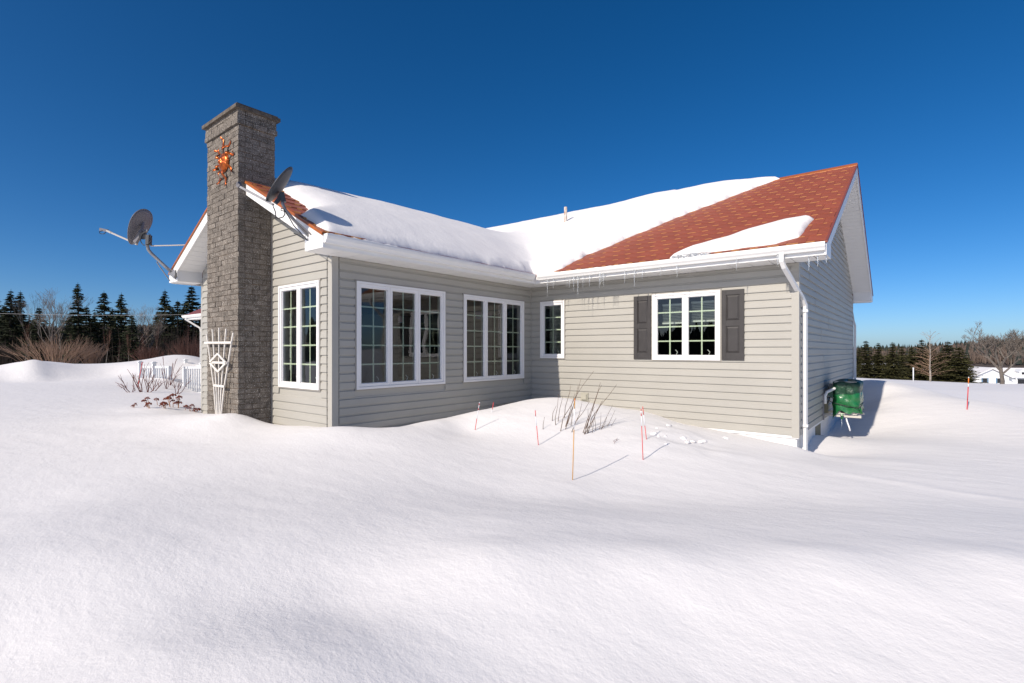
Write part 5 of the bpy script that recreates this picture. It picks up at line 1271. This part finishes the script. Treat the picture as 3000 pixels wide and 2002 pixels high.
def bush_at(x0, x1, ytop, ybase, F, seed, n, m, label):
    u0, v0 = L3((x0 + x1) / 2, ytop); w = (x1 - x0) * .3189 / FPX * F; p = pix(u0, 1000, F); z = gz(p.x, p.y) - .1; h = pix(u0, v0, F).z - z
    o = thing('bare_bush', label, 'bush', (p.x, p.y, z), 'bare bushes before the left treeline'); me_ = bush(seed, h, w, n).mesh('stems', M[m]); c = bpy.data.objects.new('stems', me_); COL.objects.link(c); c.parent = o
bush_at(190, 810, 725, 970, 62, 1, 130, 'bush', 'wide tan alder bush with spreading stems before the left treeline')
bush_at(740, 960, 800, 975, 66, 2, 80, 'bush', 'small alder bush right of the wide tan one')
bush_at(1240, 1480, 800, 960, 66, 3, 110, 'bush_red', 'reddish bush left of the snow mound')
bush_at(1600, 1900, 740, 940, 66, 4, 150, 'bush_red', 'reddish bush beside the house corner')
bush_at(-120, 130, 790, 985, 68, 5, 90, 'thicket', 'dark bush at the left edge of the picture')
# tangle of undergrowth at the foot of the wood
R_ = random.Random(5); mb = MB()
for i in range(3600):
    u = R_.uniform(-260, 680); F = R_.uniform(84, 116); p = pix(u, 1000, F); z = -1.9 + R_.uniform(-.2, .1); h = R_.uniform(1.5, 6.5) * (1 if R_.random() < .7 else 1.4); l = Vector((R_.uniform(-.9, .9), R_.uniform(-.9, .9), h))
    b = Vector((p.x, p.y, z)); mb.tube([b, b + l * .5 + Vector((R_.uniform(-.2, .2), R_.uniform(-.2, .2), 0)), b + l], [.045, .032, .01], 3, cap=False)
    for q in range(3):
        s = b + l * R_.uniform(.3, .9); mb.tube([s, s + Vector((R_.uniform(-1, 1), R_.uniform(-1, 1), R_.uniform(.1, .9)))], [.018, .008], 3, cap=False)
th_o = mb.build('thicket', M['thicket'], kind='stuff'); th_o['label'] = 'dark tangle of undergrowth at the foot of the left treeline'; th_o['category'] = 'undergrowth'

# right-hand side: spruces, birch, apple tree
P1 = lambda x, y: (2360 + .2806 * x, 900 + .2806 * y)
for x, y, F, k, w_, lb in ((632, 345, 78, 0, .95, 'dense spruce closest to the right end of the house'), (560, 420, 84, 1, .9, 'spruce hidden behind the rear downspout'), (757, 370, 80, 1, 1.05, 'second spruce from the house on the right'), (907, 363, 76, 1, 1.1, 'pointed spruce third from the house on the right'),
                        (1005, 400, 82, 0, .85, 'spruce behind the white post'), (1110, 405, 84, 2, .8, 'spruce right of the white post'), (1212, 333, 82, 0, .9, 'tall spruce left of the right-hand birch'), (1340, 430, 84, 2, .8, 'olive spruce directly behind the birch'),
                        (1487, 350, 80, 0, 1.1, 'tall olive spruce right of the birch'), (1605, 408, 76, 2, 1.15, 'broad spruce whose skirt reaches the white house'), (1400, 470, 78, 1, 1.1, 'lower spruce between the birch and the tall olive one')):
    u, v = P1(x, y); tree_at(u, v, F, DEN[k], 'spruce_tree', lb, 'tree', 'spruces right of the house', wide=w_ * 1.3)
def central_birch(seed, h):
    R = random.Random(seed); tk = MB(); br = MB(); pts = [Vector((.05 * math.sin(i * 1.3), .05 * math.cos(i * 1.7), h * i / 10 - (.3 if i == 0 else 0))) for i in range(11)]
    tk.tube(pts, [.20 * (1 - i / 11) ** .8 + .012 for i in range(11)], 7, cap=False)
    for k in range(64):
        t = R.uniform(.10, .98); b = pts[min(int(t * 10), 9)].lerp(pts[min(int(t * 10), 9) + 1], t * 10 % 1); a = R.uniform(0, 6.283); L = h * .46 * (1 - t) ** .55 * R.uniform(.5, 1.1) + .6
        d = Vector((math.cos(a), math.sin(a), R.uniform(.25, .7) + 1.6 * max(0, t - .55))); q = [b, b + d * L * .4, b + d * L * .75 + Vector((0, 0, -.02 * L)), b + d * L + Vector((0, 0, -.12 * L))]; br.tube(q, [.035, .022, .014, .006], 3, cap=False)
        for w in range(9):
            s_ = R.uniform(.25, 1); st = q[min(int(s_ * 3), 2)].lerp(q[min(int(s_ * 3), 2) + 1], s_ * 3 % 1) if s_ < 1 else q[3]; e = st + Vector((d.x * R.uniform(.1, .5) + R.uniform(-.4, .4), d.y * R.uniform(.1, .5) + R.uniform(-.4, .4), R.uniform(-.35, .5))) * L * .35; br.tube([st, st.lerp(e, .5) + Vector((0, 0, .04)), e], [.012, .008, .004], 3, cap=False)
    return br, tk
for i, x in enumerate(range(520, 1780, 105)):
    u, v = P1(x + (i * 37) % 50, 470 + (i * 53) % 60); tree_at(u, v, 92 + (i * 7) % 9, DEN[i % 3], 'spruce_tree', ORD[i] + ' of the low dark spruces behind the right-hand row, counted from the house', 'tree', 'second row of spruces on the right', wide=1.5)
b_, t_ = norm_h(central_birch(411, 10), 10)
u, v = P1(1300, 232); tree_at(u, v, 62, (b_.mesh('branches', M['bush']), t_.mesh('trunk', M['birch'])), 'birch_tree', 'pale-trunked birch with wide drooping twigs before the right spruces', wide=.9, parts=('branches', 'trunk'))
b_, t_ = norm_h(bare_tree(437, 10, 1.05, 6, .15, .14, .34, (3, 4), thin=.66), 10)
u, v = P1(2045, 125); tree_at(u, v, 47, (b_.mesh('branches', M['bark_grey']), t_.mesh('trunk', M['bark_grey'])), 'apple_tree', 'spreading bare apple tree before the white house', wide=.95, rz=.6, parts=('branches', 'trunk'))
p = pix(*P1(1125, 755), 58); zb = gz(p.x, p.y)
o = thing('white_post', 'thin white post standing in the far snow before the spruces', 'post', (p.x, p.y, zb)); MB().tube([(p.x, p.y, zb - .3), (p.x, p.y, pix(0, 900 + .2806 * 635, 58).z)], .055, 8).build('shaft', M['house_white'], o, True); MB().tube([(p.x, p.y, pix(0, 900 + .2806 * 640, 58).z + .01), (p.x, p.y, pix(0, 900 + .2806 * 632, 58).z + .05)], .075, 8).build('cap', M['house_white'], o)

# white neighbour house
FH = 108; hb = pix(2905, 1000, FH); hz = gz(hb.x, hb.y) - .9
nh = thing('neighbour_house', 'small white house with snow on the roof, far right', 'house', (hb.x, hb.y, hz))
ev = pix(0, 900 + .2806 * 722, FH).z - hz; rg = pix(0, 900 + .2806 * 640, FH).z - hz; gw = 5.9
def nloc(mb): return mb
def npart(name, mb, m, par=None, label=None):
    me_ = mb.mesh(name, m); c = bpy.data.objects.new(name, me_); COL.objects.link(c); c.parent = par or nh
    if label: c['label'] = label
    return c
nh.rotation_euler = (0, 0, YAW - .30)
npart('wall', MB().box(-gw / 2, gw / 2, 0, 9, -1, ev).prism([(-gw / 2, 0, ev), (gw / 2, 0, ev), (0, 0, rg - .1)], (0, 9, 0)), M['house_white'])
npart('wall', MB().box(gw / 2, 16, .8, 8, -1, ev - .05), M['house_white'])
rf = MB()
for s in (-1, 1): rf.prism([(0, -.5, rg), (s * (gw / 2 + .5), -.5, ev - .18), (s * (gw / 2 + .5), -.5, ev + .0), (0, -.5, rg + .2)], (0, 9.6, 0))
npart('roof', rf, M['snow'])
npart('roof', MB().prism([(gw / 2 - 1.5, .3, ev - .1), (gw / 2 - 1.5, 4.4, rg - .1), (gw / 2 - 1.5, 8.4, ev - .1), (gw / 2 - 1.5, 8.4, ev + .12), (gw / 2 - 1.5, 4.4, rg + .12), (gw / 2 - 1.5, .3, ev + .12)], (15, 0, 0)), M['snow'])
npart('eave_board', MB().box(gw / 2, 16, .22, .29, ev - .16, ev - .02), M['house_white'])
dm = npart('dormer', MB().box(5.4, 6.6, 1.2, 3.0, ev + .3, ev + 1.05).prism([(5.2, 1.1, ev + 1.05), (6.8, 1.1, ev + 1.05), (6.0, 1.1, ev + 1.6)], (0, 2.4, 0)), M['house_white'])
npart('window', MB().box(5.75, 6.25, 1.17, 1.199, ev + .4, ev + .95), M['dark_glass'], dm)
for wx, wy in ((-1.15, -.02), (1.35, -.02)):
    wn_ = npart('window', MB().box(wx - .38, wx + .38, wy - .01, wy, ev - 1.35, ev - .35), M['dark_glass'])
    for s in (-1, 1): npart('shutter', MB().box(*sorted((wx + s * .40, wx + s * .62)), wy - .02, wy, ev - 1.4, ev - .3), M['blue_shutter'], wn_)
for cx_ in (gw / 2 + 1.5, gw / 2 + 4.4, gw / 2 + 6.4, gw / 2 + 9): npart('column', MB().box(cx_ - .09, cx_ + .09, .35, .53, -1, ev - .16), M['house_white'])
for cx_ in (gw / 2 + 2.7, gw / 2 + 5.4): npart('window', MB().box(cx_ - .8, cx_ + .8, .77, .79, ev - 1.5, ev - .5), M['dark_glass'])

# ------------------------------------------------------------------ wooded hills along the horizon
def hill(name, pts, depth, label_wood, seed, ncon, nbare):
    """ridge through (u, v_top, F) with slopes falling to the plain; woods scattered over the near slope"""
    P = [pix(u, v, F) for u, v, F in pts]; out = []
    xs = np.linspace(0, len(P) - 1, 90); ridge = []
    for t in xs:
        i = min(int(t), len(P) - 2); q = P[i].lerp(P[i + 1], t - i); ridge.append(q + Vector((0, 0, .7 * math.sin(t * 7.3) + .5 * math.sin(t * 17.1))))
    vs = []; fs = []; K = 8
    for q in ridge:
        dv = Vector((q.x - CAM.x, q.y - CAM.y, 0)).normalized()
        for k in range(-K, 4):
            t = k / K; zz = q.z + 8; h = (1 - abs(t) ** 1.6) * zz - 8.5; vs.append(Vector((q.x, q.y, 0)) + dv * depth * t + Vector((0, 0, h)))
    n = K + 4
    for i in range(len(ridge) - 1):
        for k in range(n - 1): fs.append((i * n + k, (i + 1) * n + k, (i + 1) * n + k + 1, i * n + k + 1))
    mb = MB(); mb.add(vs, fs); o = mb.build(name, M['hill'], smooth=True); o['kind'] = 'structure'
    R = random.Random(seed); con = MB(); bar = MB()
    for j in range(ncon + nbare):
        i = R.randrange(len(ridge) - 1); q = ridge[i].lerp(ridge[i + 1], R.random()); dv = Vector((q.x - CAM.x, q.y - CAM.y, 0)).normalized(); t = -(R.random() ** 1.6) * .95 + .06
        zz = q.z + 8; p = Vector((q.x, q.y, (1 - abs(t) ** 1.6) * zz - 8.6)) + dv * depth * t; s = depth / 260
        if j < ncon:
            h = R.uniform(7, 12) * s * 1.0; w = h * R.uniform(.16, .24); c = 6
            con.add([p + Vector((math.cos(k * 6.283 / c) * w * R.uniform(.7, 1.2), math.sin(k * 6.283 / c) * w * R.uniform(.7, 1.2), h * .08)) for k in range(c)] + [p + Vector((math.cos(k * 6.283 / c + .5) * w * .5 * R.uniform(.6, 1.2), math.sin(k * 6.283 / c + .5) * w * .5, h * .55)) for k in range(c)] + [p + Vector((0, 0, h))],
                    [(k, (k + 1) % c, c + (k + 1) % c, c + k) for k in range(c)] + [(c + k, c + (k + 1) % c, 2 * c) for k in range(c)])
        else:
            h = R.uniform(5, 8.5) * s
            for q_ in range(9):
                a = R.uniform(0, 6.283); w = h * .3 * R.random(); e = p + Vector((math.cos(a) * w, math.sin(a) * w, h * R.uniform(.5, 1.0))); b0 = p + Vector((0, 0, h * .1)); sd_ = Vector((math.sin(a), -math.cos(a), 0)) * h * .035
                bar.add([b0 - sd_, b0 + sd_, e + sd_ * .6, e - sd_ * .6], [(0, 1, 2, 3)])
    for m_, mm, w_ in ((con, 'far_conifer', 'dark conifers'), (bar, 'far_bare', 'bare brown hardwoods')):
        o = m_.build('forest', M[mm], kind='stuff'); o['label'] = w_ + ' ' + label_wood; o['category'] = 'forest'
hill('hill', [(2300, 1036, 520), (2520, 1034, 520), (2640, 1032, 500), (2760, 1028, 470), (2850, 1022, 430), (2950, 1018, 400), (3080, 1012, 380), (3400, 1004, 380)], 210, 'on the hill behind the right-hand spruces', 3, 520, 5200)
hill('hill', [(-500, 985, 620), (-200, 978, 600), (60, 972, 580), (300, 966, 560), (520, 972, 560), (760, 985, 560), (1100, 1000, 600)], 260, 'on the hill behind the left treeline', 4, 60, 4200)

# overhead wire across the left
a, b = pix(-120, 914, 70), pix(700, 917, 74); mb = MB(); pts = [a.lerp(b, t / 12) - Vector((0, 0, .35 * math.sin(math.pi * t / 12))) for t in range(13)]; mb.tube(pts, .013, 5)
tag(mb.build('overhead_wire', M['wire'], smooth=True), 'single thin overhead wire crossing before the left treeline', 'wire')

# wood that closes the view behind the photographer, seen only as reflections in the panes
R = random.Random(12); con = MB()
for j in range(900):
    a = R.uniform(-2.75, .55); d_ = R.uniform(70, 105); x, y = 6 + d_ * math.cos(a), -9 + d_ * math.sin(a); z = gz(x, y) - .3; h = R.uniform(3.5, 7); w = h * R.uniform(.16, .26); c = 6; p = Vector((x, y, z))
    con.add([p + Vector((math.cos(k * 6.283 / c) * w, math.sin(k * 6.283 / c) * w, h * .02)) for k in range(c)] + [p + Vector((math.cos(k * 6.283 / c + .5) * w * .5, math.sin(k * 6.283 / c + .5) * w * .5, h * .55)) for k in range(c)] + [p + Vector((0, 0, h))],
            [(k, (k + 1) % c, c + (k + 1) % c, c + k) for k in range(c)] + [(c + k, c + (k + 1) % c, 2 * c) for k in range(c)])
o = con.build('forest', M['far_conifer'], kind='stuff'); o['label'] = 'dark wood reflected in the window panes'; o['category'] = 'forest'
